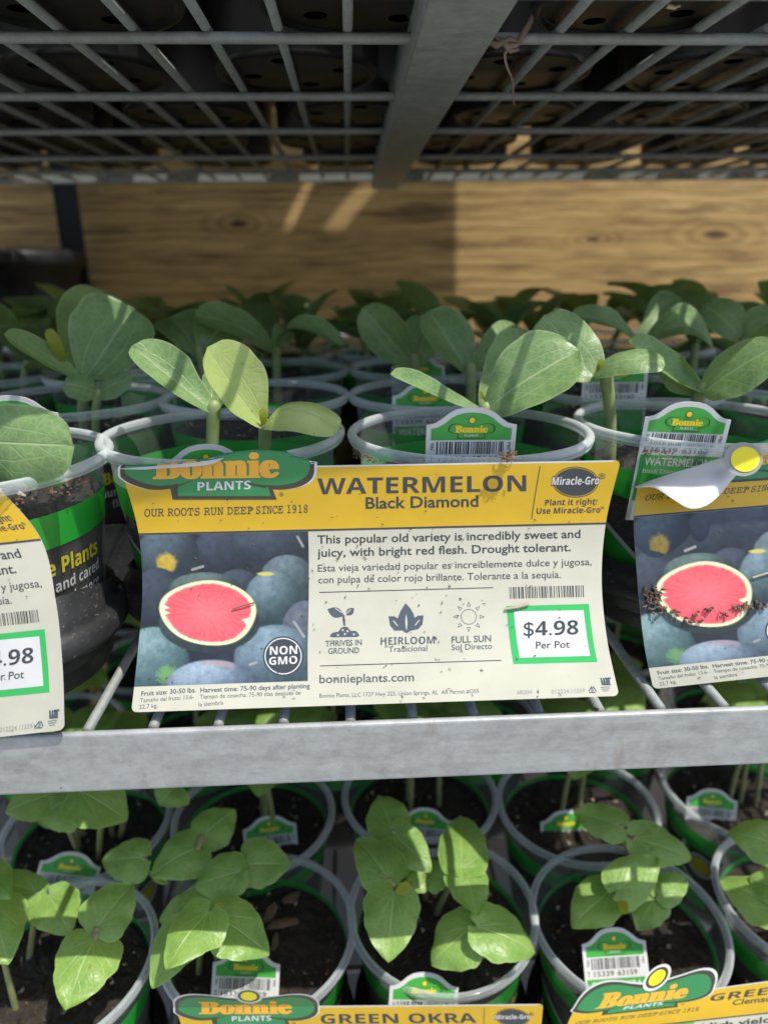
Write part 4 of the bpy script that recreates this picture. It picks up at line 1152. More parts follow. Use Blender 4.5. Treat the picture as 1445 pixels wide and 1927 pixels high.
# ------------------------------------------------------------------ pots on the top shelf, seen from below
def pot_bottom():
    bm = bmesh.new(); n = 40; r0 = .0385
    es = []
    def loop(cx, cy, r, n):
        vs_ = [bm.verts.new((cx + r * math.cos(2 * math.pi * k / n), cy + r * math.sin(2 * math.pi * k / n), .0015)) for k in range(n)]
        return [bm.edges.new((vs_[k], vs_[(k + 1) % n])) for k in range(n)]
    es += loop(0, 0, r0, n)
    for k in range(4): es += loop(.025 * math.cos(k * math.pi / 2 + .3), .025 * math.sin(k * math.pi / 2 + .3), .0050, 14)
    bmesh.ops.triangle_fill(bm, use_beauty=True, use_dissolve=False, edges=es)
    bm.verts.index_update()
    v = [tuple(p.co) for p in bm.verts]; f = [tuple(p.index for p in q.verts) for q in bm.faces]; bm.free()
    return v, f
pb = pot_bottom()
pot_body_me = mdata('pot_body', *lathe([(.0385, .0015), (.0400, .0), (.0425, .0004), (.0435, .003), (.0455, .05), (.0520, .052), (.0535, .055), (.0525, .064), (.0500, .066), (.0530, .105), (.0560, .106), (.0560, .112), (.0535, .112)], 48), M_potblack, True)
pot_base_me = mdata('pot_base', *pb, M_potblack)
pot_soil_me = mdata('soil', *lathe([(0.0, .018), (.040, .018), (.046, .06), (.052, .100), (0, .100)], 32), M_soil, True)
def crown_mesh():  # unseen foliage, added to keep sky light out between the pots
    r = random.Random(77); vv, ff = [], []
    for q in range(9):
        a = q * 2.4; el = r.uniform(-.1, .7); L = r.uniform(.055, .085); st = Vector((0, 0, .105 + .008 * q))
        d = Vector((math.cos(a) * math.cos(el), math.sin(a) * math.cos(el), math.sin(el))); sd = Vector((-math.sin(a), math.cos(a), 0)); n0 = len(vv)
        for j in range(7):
            t = j / 6; w = .028 * (max(.001, t) ** .5 * (1 - t) ** .45) * 1.9
            for u in (-1, 0, 1): vv.append(st + d * (L * t) + sd * (w * u) + Vector((0, 0, .012 * math.sin(3 * t) - .004 * abs(u))))
        for j in range(6):
            for i in range(2): ff.append((n0 + j * 3 + i, n0 + j * 3 + i + 1, n0 + j * 3 + i + 4, n0 + j * 3 + i + 3))
    return mdata('crown', vv, ff, M_okra, True)
crown_me = crown_mesh()
UPX = []
for ri, y in enumerate((.332, .442, .552, .662, .772)):
    n = 0
    for j in range(-6, 8):
        x = -.012 + .1125 * j + (.018, -.010, .02, 0, .012)[ri] + rng.uniform(-.003, .003)
        if abs(x - .02) > (y * .62 + .19): continue  # pots beyond the view are added to shade the back rows
        inside = abs(x - .044 * y) < .54 * (.944 * y - .032) + .05
        p = thing('black_pot', (x, y, Z_UP + .0005), 'unseen shading pot past the %s edge, %s row of the top shelf, %s outward' % (('left' if x < 0 else 'right'), ORD[ri], ORD[max(0, int((abs(x - .044 * y) - .54 * (.944 * y - .032) - .05) / .11))]) if not inside else 'black plastic pot base over the wires, %s from left in %s row of top shelf' % (ORD[n], ORD[ri]), 'pot', 'pots on the top shelf')
        p.rotation_euler = (0, 0, rng.uniform(0, 6)); n += int(inside)
        link('pot_body', pot_body_me, p); link('pot_base', pot_base_me, p); link('soil', pot_soil_me, p); cw = link('crown', crown_me, p); cw.scale = (.5, .5, .8) if ri == 0 else (1, 1, 1)  # front row crowns shrunk so sun reaches the leaves below
# dark pot standing behind the post, at the left end
bp = atY(28, 560, 0.985)
bpo = link('nursery_pot', mdata('nursery_pot', *lathe([(0, 0), (.07, 0), (.085, .10), (.092, .14), (.096, .142), (.097, .158), (.092, .162), (.06, .15), (0, .15)], 40), M_potblack, True), None, (bp.x - .01, .99, -.138))
tag(bpo, 'dark nursery pot by the boards, behind the upright at the left', 'pot')
bs = link('pot_stand', mdata('pot_stand', *bevbox(bp.x - .12, bp.x + .10, .92, 1.07, Z_GND, -.139, .006, 2), M_wood)); tag(bs, 'wooden block under the dark nursery pot behind the rack', 'block')

# ------------------------------------------------------------------ plant tags
def tag_meshes(name):
    def arch(w, h, top, sh):
        # outline: shoulder, hollow curve, round crown
        half = []
        for (x, y) in ((1, -sh), (.93, -sh + .5), (.80, -sh + 3.5), (.66, -sh * .66), (.52, -sh * .36), (.36, -sh * .14), (.18, -sh * .03), (0, 0)):
            half.append((x * w, top + y))
        return half
    S = .036 / 170
    def outline(w, top, sh, bot):
        hp = arch(w, 0, top, sh); full = [(q[0], q[1]) for q in hp] + [(-q[0], q[1]) for q in hp[-2::-1]]
        return full + [(-w, bot), (w, bot)]
    out = []
    def flat(nm, mat, p2, layer):
        p, fs = p2; v = [(q[0] * S, -layer * 8e-5, q[1] * S) for q in p]
        out.append((nm, mdata(nm, v, fs, mat)))
    base = filled(outline(85, 0, 34, -262 if name == 'WATERMELON' else -225)); n = len(base[0])
    v = [(q[0] * S, 0, q[1] * S) for q in base[0]] + [(q[0] * S, .0005, q[1] * S) for q in base[0]]
    f = list(base[1]) + [tuple(i + n for i in q[::-1]) for q in base[1]] + [(i, (i + 1) % n, (i + 1) % n + n, i + n) for i in range(n)]
    out.append(('card', mdata('card', v, f, M_white)))
    flat('green_panel', M_tgreen, filled(outline(76, -10, 31, -64)), 1)
    blob = smoothloop(BLOB, 3); s = .245
    sc_ = lambda p, k=0: [(q[0] * s * (1 + k) , -42 - q[1] * s * (1 + k) - (1 if k else 0)) for q in p]
    flat('logo_outline', M_logoo, filled(sc_(blob, .045)), 2)
    flat('logo_outline', M_logoo, filled([(-25, -49), (25, -49), (27, -61), (-27, -61)]), 2.4)
    flat('logo_panel', M_tgreen, filled(sc_(blob, -.03)), 3)
    flat('logo_panel', M_tgreen, filled([(-23, -48), (23, -48), (25, -59.5), (-25, -59.5)]), 3.3)
    flat('logo_ball_outline', M_logoo, filled(ell(0, -25, 7, 7, 16)), 3.6)
    flat('logo_ball', M_tyel, filled(ell(0, -25, 5.6, 5.6, 16)), 4.2)
    g_, fs = glyphs('Bonnie', 's', .02)
    for k_, dx_ in ((4.2, -.6), (4.5, .6)): flat('lettering', M_tyel, (np.stack([dx_ - 31 + g_[:, 0] * 61, -48.5 + g_[:, 1] * 13], -1), fs), k_)
    g_, fs = glyphs('PLANTS', 'b'); flat('lettering', M_white, (np.stack([-13 + g_[:, 0] * 26, -56.5 + g_[:, 1] * 4.2], -1), fs), 4.2)
    flat('barcode', M_dark, P_barcode((-65, -67), (65, -67), (-65, -92), (65, -92), 30, 9), 1)
    g_, fs = glyphs('PBS', 'r', .01)
    flat('lettering', M_dark, (np.stack([-70 - g_[:, 1] * 6, -84 + g_[:, 0] * 15], -1), fs), 1)
    flat('lettering', M_dark, (np.stack([70 + g_[:, 1] * 6, -69 - g_[:, 0] * 15], -1), fs), 1)
    for (tx, x0, x1) in (('7', -77, -71), ('15339', -60, -8), ('63160' if name == 'WATERMELON' else '63159', 2, 54)):
        g_, fs = glyphs(tx, 'r', .01); flat('lettering', M_dark, (np.stack([x0 + g_[:, 0] * (x1 - x0), -107 + g_[:, 1] * 11], -1), fs), 1)
    flat('green_field', M_tgreen, P_quad((-80, -113), (80, -113), (80, -215), (-80, -215)), 1)
    g_, fs = glyphs(name, 'r', .016); flat('lettering', M_white, (np.stack([-70 + g_[:, 0] * (135 if len(name) > 8 else 110), -136 + g_[:, 1] * 17], -1), fs), 2)
    g_, fs = glyphs('Black Diamond' if name == 'WATERMELON' else 'Clemson Spineless', 'r'); flat('lettering', M_white, (np.stack([-70 + g_[:, 0] * 90, -153 + g_[:, 1] * 9], -1), fs), 2)
    return out
TAGM = {'m': tag_meshes('WATERMELON'), 'o': tag_meshes('GREEN OKRA')}
def plant_tag(kind, p, rx, ry, rz, label):
    t = thing('plant_tag', tuple(p), label, 'plant tag', 'plant tags')
    t.rotation_euler = (R(rx), R(ry), R(rz))
    for nm, me in TAGM[kind]: link(nm, me, t)
    return t
plant_tag('m', atY(18, 744, .300), 6, 3, 6, 'white and green plant tag at the left edge, behind the pale drooping leaf')
plant_tag('m', atY(385, 836, .2785), 6, 0, 4, 'plant tag with only its white arch showing above the rim, over the middle card logo')
plant_tag('m', atY(890, 766, .2745), 6, .8, 0, 'plant tag with full barcode above the WATERMELON title')
plant_tag('m', atY(1302, 756, .2890), 6, 2.5, -4, 'plant tag seen through the clear cup wall, above the rolled card corner')
plant_tag('m', atY(800, 718, .385), -5, 0, 2, 'green and white plant tag in the second row, above the front tag with full barcode')
plant_tag('m', atY(787, 668, .485), -5, 0, 2, 'dim plant tag in the third row, behind a leaf stalk')
plant_tag('m', atY(1160, 672, .392), -5, 0, -3, 'plant tag showing its barcode under a wide leaf, right of middle')
plant_tag('m', atY(268, 640, .500), -5, 0, 6, 'dim plant tag far back in shade, left of middle')
plant_tag('m', atY(640, 640, .70), -5, 0, 0, 'dim plant tag in the back row of the watermelon shelf')

def low_tag(px, py, h, tilt, ry, rz, label):
    plant_tag('o', atz(px, py, RIM_LOW + h), tilt, ry, rz, label)
low_tag(140, 1604, .010, -24, 21, 10, 'tilted plant tag among okra leaves at the left')
low_tag(505, 1536, -.001, -20, -3, 4, 'plant tag over the okra cup with bark chips')
low_tag(803, 1521, .001, -20, 10, 0, 'plant tag partly behind okra leaves, right of the middle under the rail')
low_tag(1064, 1525, -.004, -22, -1, 0, 'dim plant tag half behind a rim, under the middle of the rail')
low_tag(1342, 1485, .002, -20, 6, -4, 'plant tag under the rail, last one before the right edge')
low_tag(465, 1785, .010, -34, -1, -6, 'plant tag reading GREEN OKRA below a leaf, above the squashed logo')
low_tag(800, 1831, .006, -24, 6, 0, 'plant tag with just its green arch over the rim, above the GREEN OKRA title')
low_tag(1152, 1746, .014, -36, 4, 4, 'large plant tag reading GREEN OKRA above the yellow ball')

# ------------------------------------------------------------------ seedlings
def leaf_mesh(name, base, tip, width, N, mat, root, shape='oval', arch=0.10, cup_=0.15, droop=0.0, fold=0.0, wave=0.02, seed=0, parent=None, notch=0.0, nu=16, nv=32):
    base, tip = Vector(base), Vector(tip)
    ax = tip - base; L = ax.length; ax.normalize()
    N = Vector(N); N = (N - ax * N.dot(ax)).normalized(); S = ax.cross(N)
    r = random.Random(seed)
    if shape == 'oval' and name == 'leaf':
        cup_ = -.9 * abs(cup_) - .08; droop += r.uniform(.06, .22)
    p1, p2, p3 = r.uniform(0, 6), r.uniform(0, 6), r.uniform(0, 6)
    v, uv, uv2 = [], [], []
    asym = r.uniform(-.08, .08); fold_ = r.uniform(.06, .22) if shape != 'heart' else r.uniform(.02, .16)
    for j in range(nv + 1):
        t = j / nv
        if shape == 'oval': w = (max(1e-4, t) ** .82 * max(0, 1 - t) ** .42) * 2.32 + .13 * (1 - t) ** 5
        elif shape == 'heart': w = (max(0, 1 - t) ** .80 * (max(1e-4, t) ** .30)) * 1.84
        else: w = (max(1e-4, t) ** .45 * max(0, 1 - t) ** .36) * 1.74
        w = min(w, 1.02) if shape != 'heart' else w
        w *= 1 + .035 * math.sin(9 * t + p1) + (.025 * math.sin(23 * t + p3) + .02 * abs(math.sin(26 * t + p2)) if shape == 'heart' else .012 * math.sin(17 * t + p2))
        for i in range(nu + 1):
            u = 2 * i / nu - 1
            x = u * w * width / 2 * (1 + asym * math.copysign(1, u))
            back = notch * L * (abs(u) ** 1.2) * max(0, 1 - t * 2.6) ** 1.3
            h = arch * L * 4 * t * (1 - t) - droop * L * t ** 2.2 - cup_ * width * (u * w) ** 2 * .5 + fold * abs(x)
            back += .035 * L * math.exp(-(u / .22) ** 2) * max(0, t - .8) * 5 if shape != 'heart' else 0
            h += fold_ * abs(x) + 1.5 * wave * width * (math.sin(5 * t + 2 * u + p1) * .5 + math.sin(9 * t - 3 * u + p2) * .35 * abs(u) + .3 * math.sin(15 * t + p3) * u * u)
            v.append(base + ax * (t * L - back) + S * x + N * h); uv.append((i / nu, t)); uv2.append((x / L, t - back / L))
    f = [(j * (nu + 1) + i, j * (nu + 1) + i + 1, (j + 1) * (nu + 1) + i + 1, (j + 1) * (nu + 1) + i) for j in range(nv) for i in range(nu)]
    return wmesh(name, v, f, mat, root, parent, smooth=True, uv=uv, uv2=uv2)
def bez(a, b, c, n=10):
    a, b, c = Vector(a), Vector(b), Vector(c)
    return [a * (1 - t) ** 2 + b * 2 * t * (1 - t) + c * t * t for t in [i / n for i in range(n + 1)]]
def facing(p, up=.5, side=0.0):
    c = (-Vector(p)).normalized(); return (c + Vector((0, 0, 1)) * up + Vector((1, 0, 0)) * side).normalized()
_ls = [100]
def px_leaf(root, b, t, wpx, yb, yt, up=.6, side=0.0, mat=None, shape='oval', name='leaf', **k):
    """a leaf whose stalk end and tip stand at the given depths; its width is real"""
    B, T = atY(*b, yb), atY(*t, yt); _ls[0] += 1
    d = (ROT.transposed() @ ((B + T) / 2)).z
    return leaf_mesh(name, B, T, wpx / F * -d, facing((B + T) / 2, up, side), mat or M_melon, root, shape, seed=_ls[0], **k)
def seedling(name, base, label, cat, group):
    return thing(name, tuple(base), label, cat, group)
SOILZ = zb_mid + .080
WG, OG = 'watermelon seedlings', 'okra seedlings'
def stem(root, pts, r0, r1, mat, name='stem'):
    n = len(pts); r1 = min(r1, .0031); rr = [r0 + (r1 - r0) * i / (n - 1) for i in range(n)]
    d_ = (pts[-1] - pts[-2]).normalized(); pts = list(pts) + [pts[-1] + d_ * r1 * .7, pts[-1] + d_ * r1]; rr += [r1 * .7, r1 * .15]
    v, f = tube(pts, rr, 9); return wmesh(name, v, f, mat, root, smooth=True)
def down_to_soil(p, dx=0.0, dy=0.0, z=None): return Vector((p.x + dx, p.y + dy, SOILZ if z is None else z))

# front row, left edge: pale leaf drooping over the rim
b = atY(-60, 870, .285); s = seedling('watermelon_seedling', down_to_soil(b), 'watermelon seedling at the left edge with one big pale drooping leaf', 'seedling', WG)
stem(s, bez(down_to_soil(b), atY(-60, 840, .285), atY(-50, 812, .272)), .0032, .0028, M_stem)
px_leaf(s, (-70, 826), (141, 838), 150, .268, .2485, -.05, .1, M_melon, 'round', arch=.10, cup_=.35, wave=.03)
# front row, second cup: the pair of lit leaves and the darker pair behind them
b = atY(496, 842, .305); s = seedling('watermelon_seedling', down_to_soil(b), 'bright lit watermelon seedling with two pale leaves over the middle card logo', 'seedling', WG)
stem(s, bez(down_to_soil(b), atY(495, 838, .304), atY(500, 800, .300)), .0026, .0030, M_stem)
px_leaf(s, (499, 802), (399, 652), 116, .300, .288, .7, .35, M_melon_lit, 'oval', arch=-.06, cup_=.25, wave=.025, fold=.12)
px_leaf(s, (499, 800), (642, 806), 74, .300, .283, .95, -.1, M_melon_lit, 'round', arch=.30, cup_=.6, wave=.03)
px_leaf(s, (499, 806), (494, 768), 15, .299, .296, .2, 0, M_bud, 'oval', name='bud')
b = atY(394, 842, .322); s = seedling('watermelon_seedling', down_to_soil(b), 'watermelon seedling with a dark folded leaf, left of the bright lit pair', 'seedling', WG)
stem(s, bez(down_to_soil(b), atY(396, 830, .322), atY(403, 765, .320)), .0027, .0038, M_stem)
px_leaf(s, (401, 775), (262, 634), 84, .320, .318, .7, .5, M_melon, 'oval', arch=-.05, cup_=.25, fold=.1)
px_leaf(s, (404, 778), (404, 692), 66, .318, .334, -.2, -.5, M_melon, 'round', arch=-.12, cup_=-.3)
# second row, left: two-stalked plant with a large broad leaf
b = atY(160, 800, .415); s = seedling('watermelon_seedling', down_to_soil(b), 'tall watermelon seedling with broad upright leaves and round cotyledons at the left', 'seedling', WG)
stem(s, bez(down_to_soil(b), atY(150, 780, .414), atY(160, 712, .412)), .0032, .0036, M_stem)
px_leaf(s, (158, 716), (18, 620), 58, .410, .385, 1.3, .2, M_melon, 'oval', arch=-.06, cup_=-.1, fold=.25)
px_leaf(s, (160, 712), (247, 574), 150, .410, .425, .25, -.25, M_melon, 'oval', arch=-.05, cup_=.2)
px_leaf(s, (140, 700), (196, 540), 118, .430, .455, .2, .0, M_melon, 'oval', arch=-.05)
px_leaf(s, (122, 680), (90, 618), 22, .405, .40, .2, 0, M_bud, 'oval', name='bud')
px_leaf(s, (186, 738), (120, 722), 52, .398, .392, .5, 0, M_melon, 'round', cup_=.35, name='cotyledon')
px_leaf(s, (186, 742), (249, 712), 52, .398, .390, .6, 0, M_melon, 'round', cup_=.35, name='cotyledon')
b = atY(172, 795, .40); stem(s, bez(down_to_soil(b), atY(176, 770, .399), atY(187, 738, .397)), .0020, .0024, M_stem)
# plant behind the bright pair
b = atY(520, 712, .505); s = seedling('watermelon_seedling', down_to_soil(b), 'shaded watermelon seedling with spread leaves behind the bright lit pair', 'seedling', WG)
stem(s, bez(down_to_soil(b), atY(520, 700, .505), atY(520, 655, .50)), .0030, .0042, M_stem)
px_leaf(s, (518, 664), (372, 585), 70, .50, .475, 1.0, .2, M_melon, 'oval', arch=.10)
px_leaf(s, (520, 662), (642, 638), 48, .50, .470, 1.6, 0, M_melon, 'oval', arch=.28, cup_=.4)
px_leaf(s, (515, 655), (540, 612), 40, .505, .52, .1, 0, M_melon, 'oval')
b = atY(400, 690, .48); s = seedling('watermelon_seedling', down_to_soil(b), 'shaded watermelon seedling between the broad-leaved plant and the dark folded leaf', 'seedling', WG)
stem(s, bez(down_to_soil(b), atY(380, 690, .48), atY(375, 655, .478)), .0030, .0036, M_stem)
px_leaf(s, (376, 668), (440, 585), 95, .478, .50, .3, 0, M_melon, 'oval'); px_leaf(s, (374, 668), (320, 590), 85, .48, .50, .4, .2, M_melon, 'oval')
# front row, third cup
b = atY(905, 815, .318); s = seedling('watermelon_seedling', down_to_soil(b), 'watermelon seedling with one very large leaf above the full-barcode tag', 'seedling', WG)
stem(s, bez(down_to_soil(b), atY(905, 800, .318), atY(915, 768, .315)), .0028, .0040, M_stem)
px_leaf(s, (914, 776), (1078, 646), 138, .314, .303, .55, -.3, M_melon, 'oval', arch=.05, cup_=.2, wave=.03)
px_leaf(s, (916, 780), (766, 674), 48, .313, .296, 1.5, .3, M_melon, 'oval', arch=-.08, fold=.25, cup_=-.1)
px_leaf(s, (908, 770), (1000, 616), 92, .330, .345, -.7, -.5, M_melon, 'oval', arch=-.04, cup_=-.3)
px_leaf(s, (912, 752), (902, 738), 8, .311, .310, .2, 0, M_bud, 'oval', name='bud')
b = atY(893, 745, .41); s = seedling('watermelon_seedling', down_to_soil(b), 'shaded watermelon seedling behind the one very large leaf', 'seedling', WG)
stem(s, bez(down_to_soil(b), atY(886, 735, .41), atY(886, 690, .41)), .0030, .0036, M_stem)
px_leaf(s, (886, 704), (812, 576), 86, .41, .425, .4, .3, M_melon, 'oval', arch=-.04)
px_leaf(s, (888, 700), (985, 612), 70, .415, .44, .3, -.3, M_melon, 'oval')
b = atY(786, 730, .465); s = seedling('watermelon_seedling', down_to_soil(b), 'watermelon seedling with a cupped leaf over the second-row tag', 'seedling', WG)
stem(s, bez(down_to_soil(b), atY(784, 715, .465), atY(780, 672, .462)), .0032, .0042, M_stem)
px_leaf(s, (780, 692), (690, 584), 78, .462, .45, -.3, .3, M_melon, 'oval', cup_=-.3, arch=-.06); px_leaf(s, (782, 692), (812, 590), 74, .465, .475, -.5, -.3, M_melon, 'oval', cup_=-.3)
# front row, fourth cup
b = atY(1156, 800, .335); s = seedling('watermelon_seedling', down_to_soil(b), 'watermelon seedling with a heart-shaped leaf and a side leaf, right of middle', 'seedling', WG)
stem(s, bez(down_to_soil(b), atY(1154, 790, .335), atY(1140, 702, .330)), .0026, .0036, M_stem)
px_leaf(s, (1124, 712), (1024, 592), 112, .330, .345, .4, .2, M_melon, 'round', arch=-.05, cup_=.25, wave=.03)
px_leaf(s, (1116, 706), (1252, 686), 66, .328, .312, 1.3, -.1, M_melon, 'round', arch=.20, cup_=.3)
px_leaf(s, (1124, 700), (1134, 676), 12, .326, .325, .2, 0, M_bud, 'oval', name='bud')
b = atY(1312, 790, .345); s = seedling('watermelon_seedling', down_to_soil(b), 'watermelon seedling behind the see-through tag, with a sunlit leaf tip at the right edge', 'seedling', WG)
stem(s, bez(down_to_soil(b), atY(1300, 770, .345), atY(1322, 728, .340)), .0028, .0042, M_stem)
px_leaf(s, (1330, 738), (1205, 628), 64, .338, .335, .9, .4, M_melon, 'oval', arch=-.10, fold=.2)
px_leaf(s, (1322, 738), (1462, 652), 108, .338, .318, .8, -.2, M_melon, 'round', arch=.06, cup_=.2)
px_leaf(s, (1322, 742), (1250, 668), 60, .342, .350, -.8, .3, M_melon, 'oval', cup_=-.2)
b = atY(1180, 690, .44); s = seedling('watermelon_seedling', down_to_soil(b), 'shaded watermelon seedling with arching leaves right of the heart-shaped leaf', 'seedling', WG)
stem(s, bez(down_to_soil(b), atY(1200, 680, .44), atY(1205, 650, .44)), .003, .0036, M_stem)
px_leaf(s, (1204, 655), (1090, 578), 54, .44, .425, 1.2, .3, M_melon, 'oval', arch=.08); px_leaf(s, (1206, 655), (1345, 640), 76, .44, .43, 1.0, 0, M_melon, 'oval', arch=.42)
px_leaf(s, (1205, 652), (1290, 548), 70, .45, .47, .2, -.2, M_melon, 'oval')
b = atY(1420, 690, .46); s = seedling('watermelon_seedling', down_to_soil(b), 'shaded watermelon seedling near the right edge, second row', 'seedling', WG)
stem(s, bez(down_to_soil(b), atY(1410, 670, .46), atY(1400, 640, .46)), .003, .0036, M_stem)
px_leaf(s, (1400, 645), (1330, 570), 66, .46, .47, .6, 0, M_melon, 'oval'); px_leaf(s, (1400, 645), (1470, 590), 70, .46, .45, .8, 0, M_melon, 'oval', arch=.2)
# rows further back
rp = random.Random(12)
kk = 0
for (ri, x, y, px), tw in [(c, w) for c in BACKCUPS for w in (0, 1)]:
    if ri == 0: continue
    if ri == 1 and (370 < px < 560 or 740 < px < 900 or 1040 < px < 1130): continue
    base = Vector((x + (-.018, .018)[tw] + rp.uniform(-.010, .010), y + rp.uniform(-.018, .018), SOILZ))
    s = seedling('watermelon_seedling', base, 'dark watermelon seedling behind, %s of two in the %s cup of the %s row' % (('left one', 'right one')[tw], ORD[[c for c in BACKCUPS if c[0] == ri].index((ri, x, y, px))], ORD[ri + 1]), 'seedling', WG)
    h = rp.uniform(.030, .044) if ri == 1 else rp.uniform(.030, .046)
    top = base + Vector((rp.uniform(-.01, .01), rp.uniform(-.01, .01), h))
    stem(s, bez(base, base + Vector((0, 0, h * .6)), top), .0026, .0034, M_stem)
    a0 = rp.uniform(0, 6.28)
    for q in range(rp.choice((4, 4, 5))):
        a = a0 + q * rp.uniform(1.4, 2.2); ln = rp.uniform(.044, .062); el = rp.uniform(.25, 1.15)
        tip = top + Vector((math.cos(a) * math.cos(el), math.sin(a) * math.cos(el), math.sin(el))) * ln
        nrm_ = Vector((-math.cos(a) * math.sin(el), -math.sin(a) * math.sin(el), math.cos(el)))
        kk += 1
        leaf_mesh('leaf', top, tip, ln * rp.uniform(.50, .66), nrm_, M_melon, s, 'oval', arch=rp.uniform(-.05, .15), droop=rp.uniform(0, .2), cup_=.2, seed=kk, nu=10, nv=14)

# okra: (base px, tip px, width px, height of stalk end above rim, height of tip above rim, up, side)
def zl(h): return RIM_LOW + h
def okra_plant(root_px, label, leaves, stems, buds=(), z0=-.031):
    bpt = atz(*root_px, RIM_LOW + z0)
    s = seedling('okra_seedling', bpt, label, 'seedling', OG)
    for (b, t, w, hb, ht, *k) in leaves:
        B, T = atz(*b, zl(hb)), atz(*t, zl(ht)); _ls[0] += 1
        d = -(ROT.transposed() @ ((B + T) / 2)).z
        up_ = k[0] if k else .8; arch_ = k[1] if len(k) > 1 else .08
        leaf_mesh('leaf', B, T, w / F * d, facing((B + T) / 2, up_, k[2] if len(k) > 2 else 0), M_okra, s, 'heart', arch=arch_, cup_=.25, wave=.035, notch=.16, seed=_ls[0])
    for st in stems:
        pts = [atz(px, py, zl(h)) for (px, py, h) in st]
        if len(pts) == 2: pts = [pts[0], (pts[0] + pts[1]) / 2, pts[1]]
        stem(s, bez(pts[0], pts[1], pts[2], 8), .0019, .0013, M_ostem if len(st) != 2 else M_pet, 'stem' if len(st) != 2 else 'leaf_stalk')
    for (b, t, w, h) in buds:
        B, T = atz(*b, zl(h)), atz(*t, zl(h + .006)); d = -(ROT.transposed() @ B).z
        leaf_mesh('bud', B, T, w / F * d, facing(B, .3), M_bud, s, 'oval', seed=5)
    return s
# lower left cup
okra_plant((130, 1870), 'okra seedling with one large sunlit leaf at the lower left', [
    ((177, 1770), (122, 1903), 122, .030, .020, .7), ((184, 1746), (250, 1662), 98, .034, .040, .6), ((-14, 1706), (16, 1816), 118, .040, .030, .6),
    ((92, 1684), (132, 1760), 92, .036, .030, .6), ((68, 1680), (-20, 1656), 66, .036, .034, .8), ((-40, 1640), (20, 1690), 80, .046, .044, .7)],
    [((108, 1927, -.03), (150, 1850, .0), (183, 1760, .033)), ((36, 1925, -.03), (20, 1860, .0), (5, 1800, .026)), ((52, 1830, -.028), (62, 1750, .0), (70, 1682, .036)), ((2, 1835, -.03), (20, 1880, -.03), (34, 1918, -.03)), ((184, 1746, .034), (178, 1768, .031))])
# second cup
okra_plant((420, 1800), 'okra seedling with overlapping leaves half in sun above the squashed logo', [
    ((392, 1716), (312, 1826), 108, .050, .044, .55, .06, -.45), ((402, 1724), (506, 1800), 112, .038, .022, 1.0, .12, .45), ((345, 1742), (286, 1862), 84, .032, .018, .7),
    ((398, 1700), (300, 1735), 92, .034, .026, .6), ((452, 1640), (366, 1672), 88, .046, .040, .7), ((462, 1628), (548, 1628), 94, .044, .040, .7)],
    [((420, 1845, -.03), (402, 1790, .01), (398, 1718, .042)), ((375, 1850, -.03), (372, 1780, .0), (395, 1700, .034)), ((446, 1650, .04), (462, 1628, .044))], [((398, 1728), (418, 1700), 16, .044)])
okra_plant((330, 1690), 'shaded okra seedling with round leaves, under the left of the rail', [
    ((272, 1616), (192, 1622), 84, .046, .046, .6), ((376, 1592), (284, 1650), 92, .048, .042, .7), ((381, 1574), (444, 1526), 80, .052, .054, .5), ((300, 1650), (292, 1662), 44, .036, .034, .7)],
    [((330, 1690, -.03), (350, 1640, .02), (378, 1582, .050)), ((250, 1690, -.03), (262, 1640, .02), (272, 1616, .046)), ((372, 1600, .048), (380, 1574, .052))])
# third cup
okra_plant((790, 1730), 'okra seedling with a pale sunlit leaf and a yellow bud in the middle', [
    ((734, 1658), (672, 1578), 90, .048, .050, .6, .04), ((742, 1680), (730, 1812), 112, .042, .026, .8), ((738, 1566), (812, 1642), 82, .052, .044, .6), ((740, 1566), (712, 1498), 86, .052, .056, .5)],
    [((790, 1740, -.03), (770, 1700, .02), (742, 1660, .045)), ((770, 1690, -.03), (765, 1620, .02), (740, 1566, .052)), ((742, 1664, .045), (733, 1656, .048))], [((746, 1682), (772, 1664), 20, .048)])
okra_plant((835, 1760), 'okra seedling with paired heart leaves and a sunlit stripe, right of the yellow bud', [
    ((890, 1744), (812, 1818), 108, .030, .014, .9, .08, -.5), ((899, 1744), (1006, 1796), 104, .034, .020, .8, .10, .5), ((870, 1636), (866, 1536), 96, .048, .050, .5), ((872, 1634), (898, 1726), 86, .047, .042, .5, .06, .3),
    ((798, 1650), (764, 1660), 60, .030, .030, .7), ((806, 1650), (850, 1650), 62, .030, .028, .7)],
    [((818, 1730, -.03), (830, 1690, .01), (870, 1636, .047)), ((870, 1790, -.03), (885, 1765, .0), (893, 1744, .030)), ((800, 1700, -.03), (800, 1670, .0), (800, 1650, .030))])
# fourth cup
okra_plant((1190, 1735), 'okra seedling with striped sunlit leaves behind the large GREEN OKRA tag', [
    ((1150, 1676), (1076, 1748), 94, .032, .022, .8, .08, -.5), ((1162, 1676), (1238, 1616), 84, .040, .046, .4, .05, .3), ((1240, 1686), (1294, 1652), 60, .024, .026, .7), ((1234, 1690), (1198, 1752), 66, .022, .012, .8),
    ((1176, 1690), (1196, 1712), 44, .030, .024, .8)],
    [((1190, 1735, -.03), (1188, 1715, -.0), (1160, 1676, .034)), ((1195, 1735, -.03), (1210, 1715, -.0), (1238, 1688, .024))], [((1168, 1690), (1176, 1722), 18, .034)])
okra_plant((1180, 1610), 'shaded okra seedling with a pointed pair of leaves above the striped one', [
    ((1194, 1578), (1302, 1618), 82, .050, .042, .7), ((1168, 1556), (1078, 1528), 72, .054, .054, .7)],
    [((1182, 1620, -.03), (1182, 1600, .02), (1178, 1590, .045)), ((1178, 1592, .045), (1168, 1556, .054)), ((1178, 1592, .045), (1194, 1578, .05))])
